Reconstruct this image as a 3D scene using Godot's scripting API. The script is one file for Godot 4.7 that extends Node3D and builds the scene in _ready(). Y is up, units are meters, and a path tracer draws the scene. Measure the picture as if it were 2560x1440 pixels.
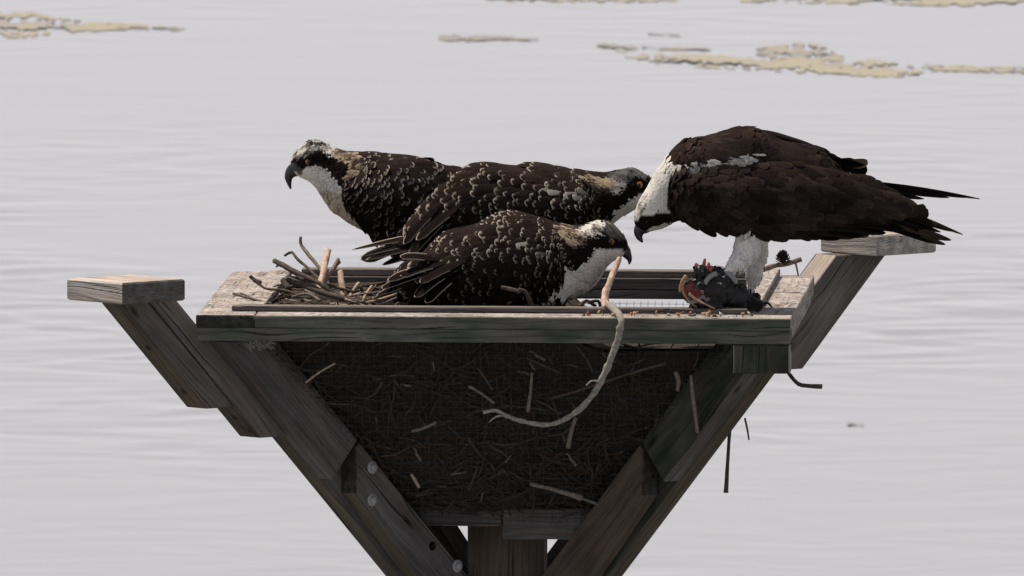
extends Node3D
# An osprey family on a wooden nesting platform above a bright, calm bay.
# Local "platform space": x right, y up from the top of the rim, z towards the viewer.
const RIM_HEIGHT := 3.6
const S2 := 0.70710678
var PT := Transform3D(Basis(Vector3.UP, deg_to_rad(-2.9)), Vector3(0, RIM_HEIGHT, 0))
var rng := RandomNumberGenerator.new()
var nz := FastNoiseLite.new()
var nz2 := FastNoiseLite.new()
var nw := FastNoiseLite.new()
var M := {}
var names := {}

# ------------------------------------------------------------------ helpers
func numbered(called: String) -> String:
	if not names.has(called):
		names[called] = 0
		return called
	names[called] += 1
	return "%s_%03d" % [called, names[called]]

func tag(o: Node, label: String, category: String, group := "") -> void:
	o.set_meta("label", label)
	o.set_meta("category", category)
	if group != "":
		o.set_meta("group", group)

# a thing in platform space: its node stands at its base, its parts hang below it
func thing(called: String, label: String, category: String, base: Vector3, group := "") -> Node3D:
	var o := Node3D.new()
	o.name = numbered(called)
	add_child(o)
	o.transform = PT * Transform3D(Basis.IDENTITY, base)
	o.set_meta("base", base)
	tag(o, label, category, group)
	return o

# part whose mesh is written in platform space
func part(called: String, mesh: Mesh, mat: Material, parent: Node3D, xf := Transform3D.IDENTITY) -> MeshInstance3D:
	var o := MeshInstance3D.new()
	o.name = called
	o.mesh = mesh
	if mat != null:
		o.material_override = mat
	var p: Node = parent
	var base := Vector3.ZERO
	if p.has_meta("base"):
		base = p.get_meta("base")
		xf.origin -= base
	o.transform = xf
	parent.add_child(o, true)
	return o

func sub(called: String, mesh: Mesh, mat: Material, parent: Node3D, xf := Transform3D.IDENTITY) -> MeshInstance3D:
	var o := MeshInstance3D.new()
	o.name = called
	o.mesh = mesh
	if mat != null:
		o.material_override = mat
	o.transform = xf
	parent.add_child(o, true)
	return o

func srgb(r: float, g: float, b: float) -> Color:
	return Color(r, g, b).linear_to_srgb()

func begin() -> SurfaceTool:
	var st := SurfaceTool.new()
	st.begin(Mesh.PRIMITIVE_TRIANGLES)
	return st

# ------------------------------------------------------------------ boards
func inset(poly: PackedVector2Array, c: float) -> PackedVector2Array:
	var out := PackedVector2Array()
	var n := poly.size()
	var area := 0.0
	for i in n:
		area += poly[i].cross(poly[(i + 1) % n])
	var sg := 1.0 if area > 0.0 else -1.0
	for i in n:
		var a := poly[(i + n - 1) % n]
		var b := poly[i]
		var d := poly[(i + 1) % n]
		var e1 := (b - a).normalized()
		var e2 := (d - b).normalized()
		var n1 := Vector2(-e1.y, e1.x) * sg
		var n2 := Vector2(-e2.y, e2.x) * sg
		var m := (n1 + n2)
		out.append(b + m * (c / maxf(0.3, 1.0 + n1.dot(n2))))
	return out

# a sawn board: a convex outline in x,y, extruded along z, edges eased; surface 0 long faces, surface 1 end grain
func board_mesh(poly: PackedVector2Array, z0: float, z1: float, grain: Vector2, mat: Material, end_mat: Material, face_mat: Material = null, ch := 0.0018) -> ArrayMesh:
	if z0 > z1:
		var q := z0
		z0 = z1
		z1 = q
	var n := poly.size()
	var ip := inset(poly, ch)
	var g := grain.normalized()
	var gp := Vector2(-g.y, g.x)
	var gmin := 1e9
	var gmax := -1e9
	var pmin := 1e9
	for q0 in poly:
		gmin = minf(gmin, q0.dot(g))
		gmax = maxf(gmax, q0.dot(g))
		pmin = minf(pmin, q0.dot(gp))
	var uo := rng.randf() * maxf(0.0, 0.98 - (gmax - gmin) / 1.2) + 0.01 - gmin / 1.2
	var vo := rng.randf() * 0.45 + 0.02 - pmin / 0.3
	var sf := begin()
	var ss := begin()
	var se := begin()
	sf.set_smooth_group(-1)
	ss.set_smooth_group(-1)
	se.set_smooth_group(-1)
	var tri := Geometry2D.triangulate_polygon(ip)
	for zz in [z0, z1]:
		for t in range(0, tri.size(), 3):
			for j in 3:
				var q2: Vector2 = ip[tri[t + (j if zz == z1 else 2 - j)]]
				sf.set_uv(Vector2(uo + q2.dot(g) / 1.2, vo + q2.dot(gp) / 0.3))
				sf.add_vertex(Vector3(q2.x, q2.y, zz))
	for i in n:
		var a := poly[i]
		var b := poly[(i + 1) % n]
		var ia := ip[i]
		var ib := ip[(i + 1) % n]
		var e := (b - a).normalized()
		var is_end := absf(e.dot(g)) < 0.8
		var st: SurfaceTool = se if is_end else ss
		var rows := [[ia, ib, z0], [a, b, z0 + ch], [a, b, z1 - ch], [ia, ib, z1]]
		for r in 3:
			var quad := [Vector3(rows[r][0].x, rows[r][0].y, rows[r][2]), Vector3(rows[r][1].x, rows[r][1].y, rows[r][2]), Vector3(rows[r + 1][1].x, rows[r + 1][1].y, rows[r + 1][2]), Vector3(rows[r + 1][0].x, rows[r + 1][0].y, rows[r + 1][2])]
			for k in [0, 2, 1, 0, 3, 2]:
				var v: Vector3 = quad[k]
				var v2 := Vector2(v.x, v.y)
				if is_end:
					st.set_uv(Vector2(vo + v2.dot(gp) / 0.12, uo + v.z / 0.12))
				else:
					st.set_uv(Vector2(uo + v2.dot(g) / 1.2, vo + 0.33 + v.z / 0.3))
				st.add_vertex(v)
	var am := ArrayMesh.new()
	for k in 3:
		var st: SurfaceTool = [sf, ss, se][k]
		st.generate_normals()
		st.generate_tangents()
		var before := am.get_surface_count()
		st.commit(am)
		if am.get_surface_count() > before:
			am.surface_set_material(before, [face_mat if face_mat != null else mat, mat, end_mat][k])
	return am

func rect(x0: float, y0: float, x1: float, y1: float) -> PackedVector2Array:
	return PackedVector2Array([Vector2(x0, y0), Vector2(x1, y0), Vector2(x1, y1), Vector2(x0, y1)])

# a board lying flat: outline in x,z, thickness in y
func flat_board(called: String, x0: float, z0: float, x1: float, z1: float, y0: float, y1: float, grain: Vector2, mat: Material, end_mat: Material, parent: Node3D, face_mat: Material = null) -> MeshInstance3D:
	var m := board_mesh(rect(x0, -z1, x1, -z0), y0, y1, grain, mat, end_mat, face_mat)
	var xf := Transform3D(Basis(Vector3(1, 0, 0), Vector3(0, 0, -1), Vector3(0, 1, 0)), Vector3.ZERO)
	return part(called, m, null, parent, xf)

# ------------------------------------------------------------------ tubes
# tapered, slightly knobbly tube along points with radii
func tube(st: SurfaceTool, pts: Array, radii: Array, sides := 7, knob := 0.0, seed_ := 0.0, squash := 1.0) -> void:
	var rings := []
	var ref := Vector3.UP
	for i in pts.size():
		var t: Vector3
		if i == 0:
			t = pts[1] - pts[0]
		elif i == pts.size() - 1:
			t = pts[i] - pts[i - 1]
		else:
			t = pts[i + 1] - pts[i - 1]
		t = t.normalized()
		if i == 0:
			ref = Vector3.UP if absf(t.y) < 0.8 else Vector3.RIGHT
		var a := t.cross(ref).normalized()
		var b := a.cross(t).normalized()
		ref = b
		var ring := []
		for k in sides:
			var an := TAU * k / sides
			var r: float = radii[i]
			if knob > 0.0:
				r *= 1.0 + knob * nz.get_noise_3d(pts[i].x * 900.0 + seed_ + cos(an) * 60.0, pts[i].y * 900.0 + sin(an) * 60.0, pts[i].z * 900.0)
			ring.append(pts[i] + (a * cos(an) + b * sin(an) * squash) * r)
		rings.append(ring)
	st.set_smooth_group(0)
	for i in pts.size() - 1:
		for k in sides:
			var k2 := (k + 1) % sides
			var u0 := float(i) / 3.0
			var u1 := float(i + 1) / 3.0
			var q := [[rings[i][k], u0, k], [rings[i][k2], u0, k + 1], [rings[i + 1][k2], u1, k + 1], [rings[i + 1][k], u1, k]]
			for j in [0, 1, 2, 0, 2, 3]:
				st.set_uv(Vector2(q[j][1], float(q[j][2]) / sides))
				st.add_vertex(q[j][0])
	for e in [0, pts.size() - 1]:
		for k in sides:
			var k2 := (k + 1) % sides
			for v in ([pts[e], rings[e][k2], rings[e][k]] if e == 0 else [pts[e], rings[e][k], rings[e][k2]]):
				st.set_uv(Vector2(0, 0))
				st.add_vertex(v)

func smooth_path(pts: Array, steps := 4) -> Array:
	var c := Curve3D.new()
	for i in pts.size():
		var t := Vector3.ZERO
		if i > 0 and i < pts.size() - 1:
			t = (pts[i + 1] - pts[i - 1]) / 6.0
		c.add_point(pts[i], -t, t)
	var out := []
	for i in pts.size() - 1:
		for k in steps:
			out.append(c.sample(i, float(k) / steps))
	out.append(pts[pts.size() - 1])
	return out

func ramp(a: float, b: float, n: int) -> Array:
	var o := []
	for i in n:
		o.append(lerpf(a, b, float(i) / maxf(1.0, n - 1.0)))
	return o

func tube_mesh(pts: Array, r0: float, r1: float, steps := 4, sides := 7, knob := 0.35) -> ArrayMesh:
	var p := smooth_path(pts, steps)
	var st := begin()
	tube(st, p, ramp(r0, r1, p.size()), sides, knob, rng.randf() * 500.0)
	st.generate_normals()
	return st.commit()

# ------------------------------------------------------------------ textures
func wood_image(seed_: int, spots: float, green: float) -> Image:
	var w := 1024
	var h := 256
	var im := Image.create(w, h, true, Image.FORMAT_RGB8)
	var a := FastNoiseLite.new()
	a.seed = seed_
	a.frequency = 1.0
	a.fractal_octaves = 2
	var b := FastNoiseLite.new()
	b.seed = seed_ + 7
	b.frequency = 1.0
	b.fractal_octaves = 3
	var knots := []
	var r := RandomNumberGenerator.new()
	r.seed = seed_
	for k in 5:
		knots.append([r.randf() * 1.2, r.randf() * 0.3, r.randf_range(0.005, 0.010)])
	for y in h:
		var fy := 0.3 * y / h
		for x in w:
			var fx := 1.2 * x / w
			var bend := 0.012 * a.get_noise_2d(fx * 3.0, fy * 9.0)
			var kd := 0.0
			for kn in knots:
				var dx: float = (fx - kn[0]) / 3.2
				var dy: float = fy - kn[1]
				var d := sqrt(dx * dx + dy * dy)
				bend += signf(dy) * 0.010 * exp(-d * d / 0.0006)
				if d < kn[2]:
					kd = maxf(kd, 1.0 - d / kn[2])
			var yy := fy + bend
			var ring := a.get_noise_2d(fx * 1.3, yy * 95.0)
			var fib := b.get_noise_2d(fx * 9.0, yy * 420.0)
			var patch := b.get_noise_2d(fx * 4.0 + 50.0, fy * 11.0)
			var v := 0.80 + 0.11 * ring + 0.12 * fib + 0.18 * patch
			var crack := a.get_noise_2d(fx * 2.2 + 90.0, yy * 170.0)
			if crack < -0.46:
				v *= lerpf(1.0, 0.5, clampf((-0.46 - crack) * 6.0, 0.0, 1.0))
			v *= 1.0 - 0.65 * kd
			var c := Color(v, v * 0.985, v * 0.97)
			var warm := clampf(0.5 + b.get_noise_2d(fx * 2.0 + 9.0, fy * 25.0), 0.0, 1.0)
			c = c.lerp(Color(v * 1.03, v * 0.94, v * 0.86), warm * 0.6)
			if green > 0.0:
				var gv := clampf(b.get_noise_2d(fx * 7.0 + 30.0, fy * 22.0) * 2.0 + green - 0.3, 0.0, 1.0)
				c = c.lerp(Color(v * 0.80, v * 0.85, v * 0.76), gv)
			if spots > 0.0:
				var sv := b.get_noise_2d(fx * 55.0 + 7.0, fy * 55.0) + 0.35 * a.get_noise_2d(fx * 7.0, fy * 7.0 + 40.0)
				if sv > 0.42 - spots * 0.14:
					c = c.lerp(Color(1.25, 1.24, 1.22), clampf((sv - 0.42 + spots * 0.14) * 14.0, 0.0, 1.0))
				if sv < -0.45 + spots * 0.1:
					c = c.lerp(Color(0.3, 0.26, 0.22), clampf((-0.45 + spots * 0.1 - sv) * 5.0, 0.0, 0.35))
			im.set_pixel(x, y, c)
	im.generate_mipmaps()
	return im

func wood(img: Texture2D, nrm: Texture2D, lin: Color, rough := 0.85) -> StandardMaterial3D:
	var m := StandardMaterial3D.new()
	m.albedo_texture = img
	m.albedo_color = lin.linear_to_srgb()
	m.roughness = rough
	m.normal_enabled = true
	m.normal_texture = nrm
	m.normal_scale = 0.8
	m.metallic_specular = 0.3
	return m

func plain(lin: Color, rough := 0.8) -> StandardMaterial3D:
	var m := StandardMaterial3D.new()
	m.albedo_color = lin.linear_to_srgb()
	m.roughness = rough
	return m

func vcol(rough := 0.8) -> StandardMaterial3D:
	var m := StandardMaterial3D.new()
	m.vertex_color_use_as_albedo = true
	m.metallic_specular = 0.12
	m.roughness = rough
	return m

func bark(lin: Color, sd: int) -> StandardMaterial3D:
	var m := StandardMaterial3D.new()
	m.albedo_color = Color.WHITE
	var n := FastNoiseLite.new()
	n.seed = sd
	n.frequency = 0.02
	n.fractal_octaves = 4
	var g := Gradient.new()
	g.set_color(0, (lin * 0.45).linear_to_srgb())
	g.set_color(1, (lin * 1.5).linear_to_srgb())
	var t := NoiseTexture2D.new()
	t.width = 256
	t.height = 256
	t.seamless = true
	t.noise = n
	t.color_ramp = g
	m.albedo_texture = t
	m.uv1_triplanar = true
	m.uv1_scale = Vector3(22, 22, 22)
	m.metallic_specular = 0.2
	m.roughness = 0.9
	return m

func make_materials() -> void:
	for k in 2:
		var im := wood_image(11 + 20 * k, [0.0, 1.0][k], [0.0, 0.0][k])
		var nm: Image = im.duplicate()
		nm.bump_map_to_normal_map(2.5)
		M["woodtex%d" % k] = ImageTexture.create_from_image(im)
		nm.generate_mipmaps()
		M["woodnrm%d" % k] = ImageTexture.create_from_image(nm)
	var gi := wood_image(77, 0.0, 0.55)
	var gn: Image = gi.duplicate()
	gn.bump_map_to_normal_map(2.5)
	gn.generate_mipmaps()
	M["woodtex2"] = ImageTexture.create_from_image(gi)
	M["woodnrm2"] = ImageTexture.create_from_image(gn)
	M.grey = wood(M.woodtex0, M.woodnrm0, Color(0.20, 0.19, 0.185))
	M.grey_dark = wood(M.woodtex0, M.woodnrm0, Color(0.15, 0.147, 0.153))
	M.grey_brown = wood(M.woodtex0, M.woodnrm0, Color(0.12, 0.10, 0.085))
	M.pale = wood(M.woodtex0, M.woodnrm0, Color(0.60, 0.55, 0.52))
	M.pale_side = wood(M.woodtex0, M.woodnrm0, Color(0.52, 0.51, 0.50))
	M.end_dark = wood(M.woodtex0, M.woodnrm0, Color(0.16, 0.155, 0.16))
	M.end_black = wood(M.woodtex2, M.woodnrm2, Color(0.07, 0.07, 0.068))
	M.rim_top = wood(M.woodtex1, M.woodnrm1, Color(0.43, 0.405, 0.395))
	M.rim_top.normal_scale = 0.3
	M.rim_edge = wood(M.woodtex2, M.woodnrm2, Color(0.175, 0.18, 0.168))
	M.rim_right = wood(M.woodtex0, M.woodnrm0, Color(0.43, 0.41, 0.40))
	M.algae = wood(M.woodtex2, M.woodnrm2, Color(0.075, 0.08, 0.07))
	M.batten = wood(M.woodtex0, M.woodnrm0, Color(0.24, 0.22, 0.21))
	M.post = wood(M.woodtex0, M.woodnrm0, Color(0.12, 0.10, 0.085))
	M.steel = plain(Color(0.30, 0.30, 0.31), 0.55)
	M.steel.metallic = 0.35
	M.rust = plain(Color(0.035, 0.022, 0.016), 0.8)
	M.wire = plain(Color(0.022, 0.030, 0.033), 0.6)
	M.wire.metallic = 0.3
	M.bark0 = bark(Color(0.19, 0.155, 0.135), 3)
	M.bark1 = bark(Color(0.085, 0.068, 0.056), 5)
	M.bark2 = bark(Color(0.38, 0.29, 0.22), 8)
	M.bark3 = bark(Color(0.058, 0.046, 0.038), 9)
	M.bare = bark(Color(0.56, 0.40, 0.32), 12)
	M.branch = bark(Color(0.27, 0.25, 0.22), 15)
	M.soil = bark(Color(0.042, 0.033, 0.026), 21)
	M.skin = vcol(0.9)
	M.feather = vcol(0.85)
	# fine barbs: a small mottle over the feather colours
	for k in ["skin", "feather"]:
		var bn := FastNoiseLite.new()
		bn.seed = 41
		bn.frequency = 0.045
		bn.fractal_octaves = 3
		var bg := Gradient.new()
		bg.set_color(0, Color(0.84, 0.84, 0.84))
		bg.set_color(1, Color(1.0, 1.0, 1.0))
		bg.set_offset(0, 0.25)
		bg.set_offset(1, 0.75)
		var bt := NoiseTexture2D.new()
		bt.width = 256
		bt.height = 256
		bt.seamless = true
		bt.noise = bn
		bt.color_ramp = bg
		M[k].albedo_texture = bt
		M[k].uv1_triplanar = true
		M[k].uv1_scale = Vector3(14, 26, 14)
	M.weed = vcol(0.9)
	M.bill = plain(Color(0.018, 0.018, 0.022), 0.35)
	M.claw = plain(Color(0.02, 0.02, 0.02), 0.4)
	M.toe = plain(Color(0.22, 0.225, 0.22), 0.85)
	M.iris_orange = plain(Color(0.26, 0.085, 0.014), 0.15)
	M.iris_yellow = plain(Color(0.40, 0.24, 0.02), 0.15)
	M.pupil = plain(Color(0.004, 0.004, 0.004), 0.08)
	M.fish = vcol(0.5)
	M.fish.metallic_specular = 0.4

# ------------------------------------------------------------------ birds
# polylines with radii in the bird's own side plane -> colours of its plumage
func near_line(p: Vector2, pts: Array) -> float:
	# pts: [x, y, radius] triples; returns signed distance (negative inside)
	var best := 1e9
	if pts.size() == 1:
		return p.distance_to(Vector2(pts[0][0], pts[0][1])) - pts[0][2]
	for i in pts.size() - 1:
		var a := Vector2(pts[i][0], pts[i][1])
		var b := Vector2(pts[i + 1][0], pts[i + 1][1])
		var ab := b - a
		var t := clampf((p - a).dot(ab) / ab.length_squared(), 0.0, 1.0)
		best = minf(best, p.distance_to(a + ab * t) - lerpf(pts[i][2], pts[i + 1][2], t))
	return best

const BROWN := Color(0.050, 0.036, 0.028)
const DARK := Color(0.014, 0.011, 0.010)
const WHITE := Color(0.80, 0.765, 0.71)
const BUFF := Color(0.44, 0.34, 0.235)

func plumage_colour(spec: Dictionary, p: Vector3) -> Color:
	var j := nz.get_noise_3d(p.x * 1400.0, p.y * 1400.0, p.z * 1400.0)
	var q := Vector2(p.x, p.y) + Vector2(j, -j) * 0.0035
	var fine := nz2.get_noise_3d(p.x * 260.0, p.y * 260.0, p.z * 260.0)
	var c: Color = spec.brown * (1.0 + 0.35 * fine)
	for z in spec.zones:
		var d := near_line(q, z.line)
		if d < 0.0:
			match z.kind:
				"white":
					c = WHITE * (1.0 + 0.08 * fine)
				"cream":
					c = Color(0.60, 0.52, 0.42) * (1.0 + 0.1 * fine)
				"dark":
					c = DARK
				"crown":
					c = DARK.lerp(WHITE, clampf(0.42 + 1.6 * j, 0.03, 0.85))
				"pale":
					c = Color(0.36, 0.35, 0.34) * (1.0 + 0.8 * j)
				"grey":
					c = Color(0.12, 0.115, 0.11) * (1.0 + 0.9 * j)
				"buff":
					c = BROWN.lerp(BUFF, clampf(0.42 + 2.0 * j, 0.0, 1.0))
				"streak":
					c = WHITE.lerp(BROWN, clampf(0.25 + 1.5 * j, 0.0, 0.9))
	c.a = 1.0
	return c

# joins tapered bones into one skin (surface nets on a grid); bones: [a, b, ra, rb, kz]
func skin_mesh(bones: Array, cell: float, blend: float, colour: Callable) -> Dictionary:
	var lo := Vector3(1e9, 1e9, 1e9)
	var hi := -lo
	for b in bones:
		for e in 2:
			var r: float = b[2 + e] + 3.0 * cell
			lo = lo.min(b[e] - Vector3(r, r, r))
			hi = hi.max(b[e] + Vector3(r, r, r))
	var nx := int((hi.x - lo.x) / cell) + 2
	var ny := int((hi.y - lo.y) / cell) + 2
	var nzc := int((hi.z - lo.z) / cell) + 2
	var F := PackedFloat32Array()
	F.resize(nx * ny * nzc)
	F.fill(1.0)
	for b in bones:
		var a: Vector3 = b[0]
		var e: Vector3 = b[1]
		var ra: float = b[2]
		var rb: float = b[3]
		var kz: float = b[4]
		var mr := maxf(ra, rb) + blend + 2.0 * cell
		var l2 := a.min(e) - Vector3(mr, mr, mr)
		var h2 := a.max(e) + Vector3(mr, mr, mr)
		var i0 := maxi(0, int((l2.x - lo.x) / cell))
		var i1 := mini(nx - 1, int((h2.x - lo.x) / cell) + 1)
		var j0 := maxi(0, int((l2.y - lo.y) / cell))
		var j1 := mini(ny - 1, int((h2.y - lo.y) / cell) + 1)
		var k0 := maxi(0, int((l2.z - lo.z) / cell))
		var k1 := mini(nzc - 1, int((h2.z - lo.z) / cell) + 1)
		var ae := e - a
		ae.z /= kz
		var inv := 1.0 / maxf(1e-9, ae.length_squared())
		for k in range(k0, k1 + 1):
			for jj in range(j0, j1 + 1):
				var row := (k * ny + jj) * nx
				for i in range(i0, i1 + 1):
					var p := Vector3(lo.x + i * cell - a.x, lo.y + jj * cell - a.y, (lo.z + k * cell - a.z) / kz)
					var t := clampf(p.dot(ae) * inv, 0.0, 1.0)
					var d := (p - ae * t).length() - ra - (rb - ra) * t
					var f := F[row + i]
					var hh := blend - absf(f - d)
					if hh > 0.0:
						F[row + i] = minf(f, d) - hh * hh / (4.0 * blend)
					elif d < f:
						F[row + i] = d
	var idx := PackedInt32Array()
	idx.resize(nx * ny * nzc)
	idx.fill(-1)
	var V := PackedVector3Array()
	var N := PackedVector3Array()
	var sxy := nx * ny
	for k in range(1, nzc - 2):
		for jj in range(1, ny - 2):
			for i in range(1, nx - 2):
				var o := (k * ny + jj) * nx + i
				var f0 := F[o]
				var f1 := F[o + 1]
				var f2 := F[o + nx]
				var f3 := F[o + nx + 1]
				var f4 := F[o + sxy]
				var f5 := F[o + sxy + 1]
				var f6 := F[o + sxy + nx]
				var f7 := F[o + sxy + nx + 1]
				var mask := int(f0 < 0) + int(f1 < 0) + int(f2 < 0) + int(f3 < 0) + int(f4 < 0) + int(f5 < 0) + int(f6 < 0) + int(f7 < 0)
				if mask == 0 or mask == 8:
					continue
				var g := Vector3(f1 + f3 + f5 + f7 - f0 - f2 - f4 - f6, f2 + f3 + f6 + f7 - f0 - f1 - f4 - f5, f4 + f5 + f6 + f7 - f0 - f1 - f2 - f3)
				var avg := (f0 + f1 + f2 + f3 + f4 + f5 + f6 + f7) / 8.0
				var gl := g.length() / (4.0 * cell)
				var nn := g.normalized()
				var off := -nn * (avg / maxf(gl, 0.2))
				off = off.clamp(Vector3(-cell, -cell, -cell) * 0.5, Vector3(cell, cell, cell) * 0.5)
				idx[o] = V.size()
				V.append(lo + Vector3(i + 0.5, jj + 0.5, k + 0.5) * cell + off)
				N.append(nn)
	var I := PackedInt32Array()
	for k in range(1, nzc - 2):
		for jj in range(1, ny - 2):
			for i in range(1, nx - 2):
				var o := (k * ny + jj) * nx + i
				var s0 := F[o] < 0
				for ax in 3:
					var st: int = [1, nx, sxy][ax]
					var s1 := F[o + st] < 0
					if s0 == s1:
						continue
					var u: int = [nx, sxy, 1][ax]
					var w: int = [sxy, 1, nx][ax]
					var a := idx[o]
					var b := idx[o - u]
					var c := idx[o - u - w]
					var d := idx[o - w]
					if a < 0 or b < 0 or c < 0 or d < 0:
						continue
					if s0:
						I.append_array(PackedInt32Array([a, c, b, a, d, c]))
					else:
						I.append_array(PackedInt32Array([a, b, c, a, c, d]))
	var C := PackedColorArray()
	for v in V:
		C.append(colour.call(v))
	var arr := []
	arr.resize(Mesh.ARRAY_MAX)
	arr[Mesh.ARRAY_VERTEX] = V
	arr[Mesh.ARRAY_NORMAL] = N
	arr[Mesh.ARRAY_COLOR] = C
	arr[Mesh.ARRAY_INDEX] = I
	var am := ArrayMesh.new()
	am.add_surface_from_arrays(Mesh.PRIMITIVE_TRIANGLES, arr)
	return {"mesh": am, "v": V, "n": N}

# one contour feather: a small cambered vane with a paler fringe round its tip
func vane(st: SurfaceTool, p: Vector3, d: Vector3, n: Vector3, length: float, width: float, base: Color, tip: Color, lift: float, curl: float) -> void:
	var s := d.cross(n).normalized()
	var ts := [0.0, 0.4, 0.76, 0.93, 1.0]
	var ws := [0.55, 0.95, 1.0, 0.78, 0.22]
	var pts := []
	var cols := []
	for r in 5:
		var t: float = ts[r]
		var c := p + d * (length * t) + n * (0.0008 + lift * t - curl * t * t * length * length)
		var hw: float = ws[r] * width * 0.5
		pts.append([c - s * hw - n * (0.22 * hw), c + n * (0.10 * hw), c + s * hw - n * (0.22 * hw)])
		var edge := 0.0
		var mid := 0.0
		if r == 2:
			edge = 0.0
		elif r == 3:
			edge = 0.85
			mid = 0.0
		elif r == 4:
			edge = 1.0
			mid = 1.0
		cols.append([base.lerp(tip, edge), (base * 0.8).lerp(tip, mid), base.lerp(tip, edge)])
	for r in 4:
		for c in 2:
			for q in [[r, c], [r, c + 1], [r + 1, c + 1], [r, c], [r + 1, c + 1], [r + 1, c]]:
				var cc: Color = cols[q[0]][q[1]]
				cc.a = 1.0
				st.set_color(cc)
				st.add_vertex(pts[q[0]][q[1]])

# a long flight feather as its own mesh: shaft, vane, rounded or pointed tip, slight camber, real thickness
func quill_mesh(a: Vector3, b: Vector3, up: Vector3, width: float, base: Color, edge: Color, pointed: float, bow: float) -> ArrayMesh:
	var st := begin()
	var d := b - a
	var s := d.cross(up).normalized()
	var n := s.cross(d).normalized()
	var stations := [0.0, 0.1, 0.22, 0.36, 0.5, 0.64, 0.76, 0.86, 0.93, 0.975, 1.0]
	var rows := stations.size() - 1
	var P := []
	for r in rows + 1:
		var t: float = stations[r]
		var prof := minf(1.0, 0.35 + t * 2.2)
		var e := 1.0 - t
		var endw := sqrt(clampf(e * lerpf(7.0, 2.2, pointed), 0.0, 1.0))
		var hw := width * 0.5 * prof * maxf(endw, 0.04)
		var c := a + d * t + n * (bow * sin(PI * t))
		var rim := 0.0032 if hw > 0.007 else hw * 0.45
		P.append([c - s * hw * 0.8 - n * hw * 0.10, c - s * (hw * 0.8 - rim) - n * hw * 0.08, c + n * 0.0010, c + s * (hw - rim) - n * hw * 0.12, c + s * hw - n * hw * 0.14, c - n * 0.0012])
	for r in rows:
		var t0: float = stations[r]
		var cb := base * (1.0 + 0.15 * sin(t0 * 31.0))
		var ce := edge if t0 > 0.3 else base
		var last := r >= rows - 1
		var cols := [ce, edge if last else cb, edge if last else base * 0.7, edge if last else cb, ce, base * 0.8]
		for k in 6:
			var k2 := (k + 1) % 6
			var vs := [[P[r][k], cols[k]], [P[r][k2], cols[k2]], [P[r + 1][k2], cols[k2]], [P[r + 1][k], cols[k]]]
			for q in [0, 1, 2, 0, 2, 3]:
				var cc: Color = vs[q][1]
				cc.a = 1.0
				st.set_color(cc)
				st.add_vertex(vs[q][0])
	st.generate_normals()
	return st.commit()

func poly_at(pts: Array, u: float) -> Vector2:
	var f := u * (pts.size() - 1)
	var i := mini(int(f), pts.size() - 2)
	var t := f - i
	var p0: Vector2 = pts[maxi(i - 1, 0)]
	var p1: Vector2 = pts[i]
	var p2: Vector2 = pts[i + 1]
	var p3: Vector2 = pts[mini(i + 2, pts.size() - 1)]
	return p1.cubic_interpolate(p2, p0, p3, t)

func wing_point(w: Dictionary, side: float, u: float, v: float) -> Vector3:
	var p := poly_at(w.top, u).lerp(poly_at(w.bot, u), v)
	var env: float = w.z * (0.55 + 0.45 * sin(PI * clampf(0.12 + u * 0.85, 0.0, 1.0)))
	var z := env * (0.42 + 0.58 * pow(sin(PI * clampf(0.06 + v * 0.84, 0.0, 1.0)), 0.7))
	return Vector3(p.x, p.y, w.z0 + side * (z + w.get("out", 0.0)))

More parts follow.
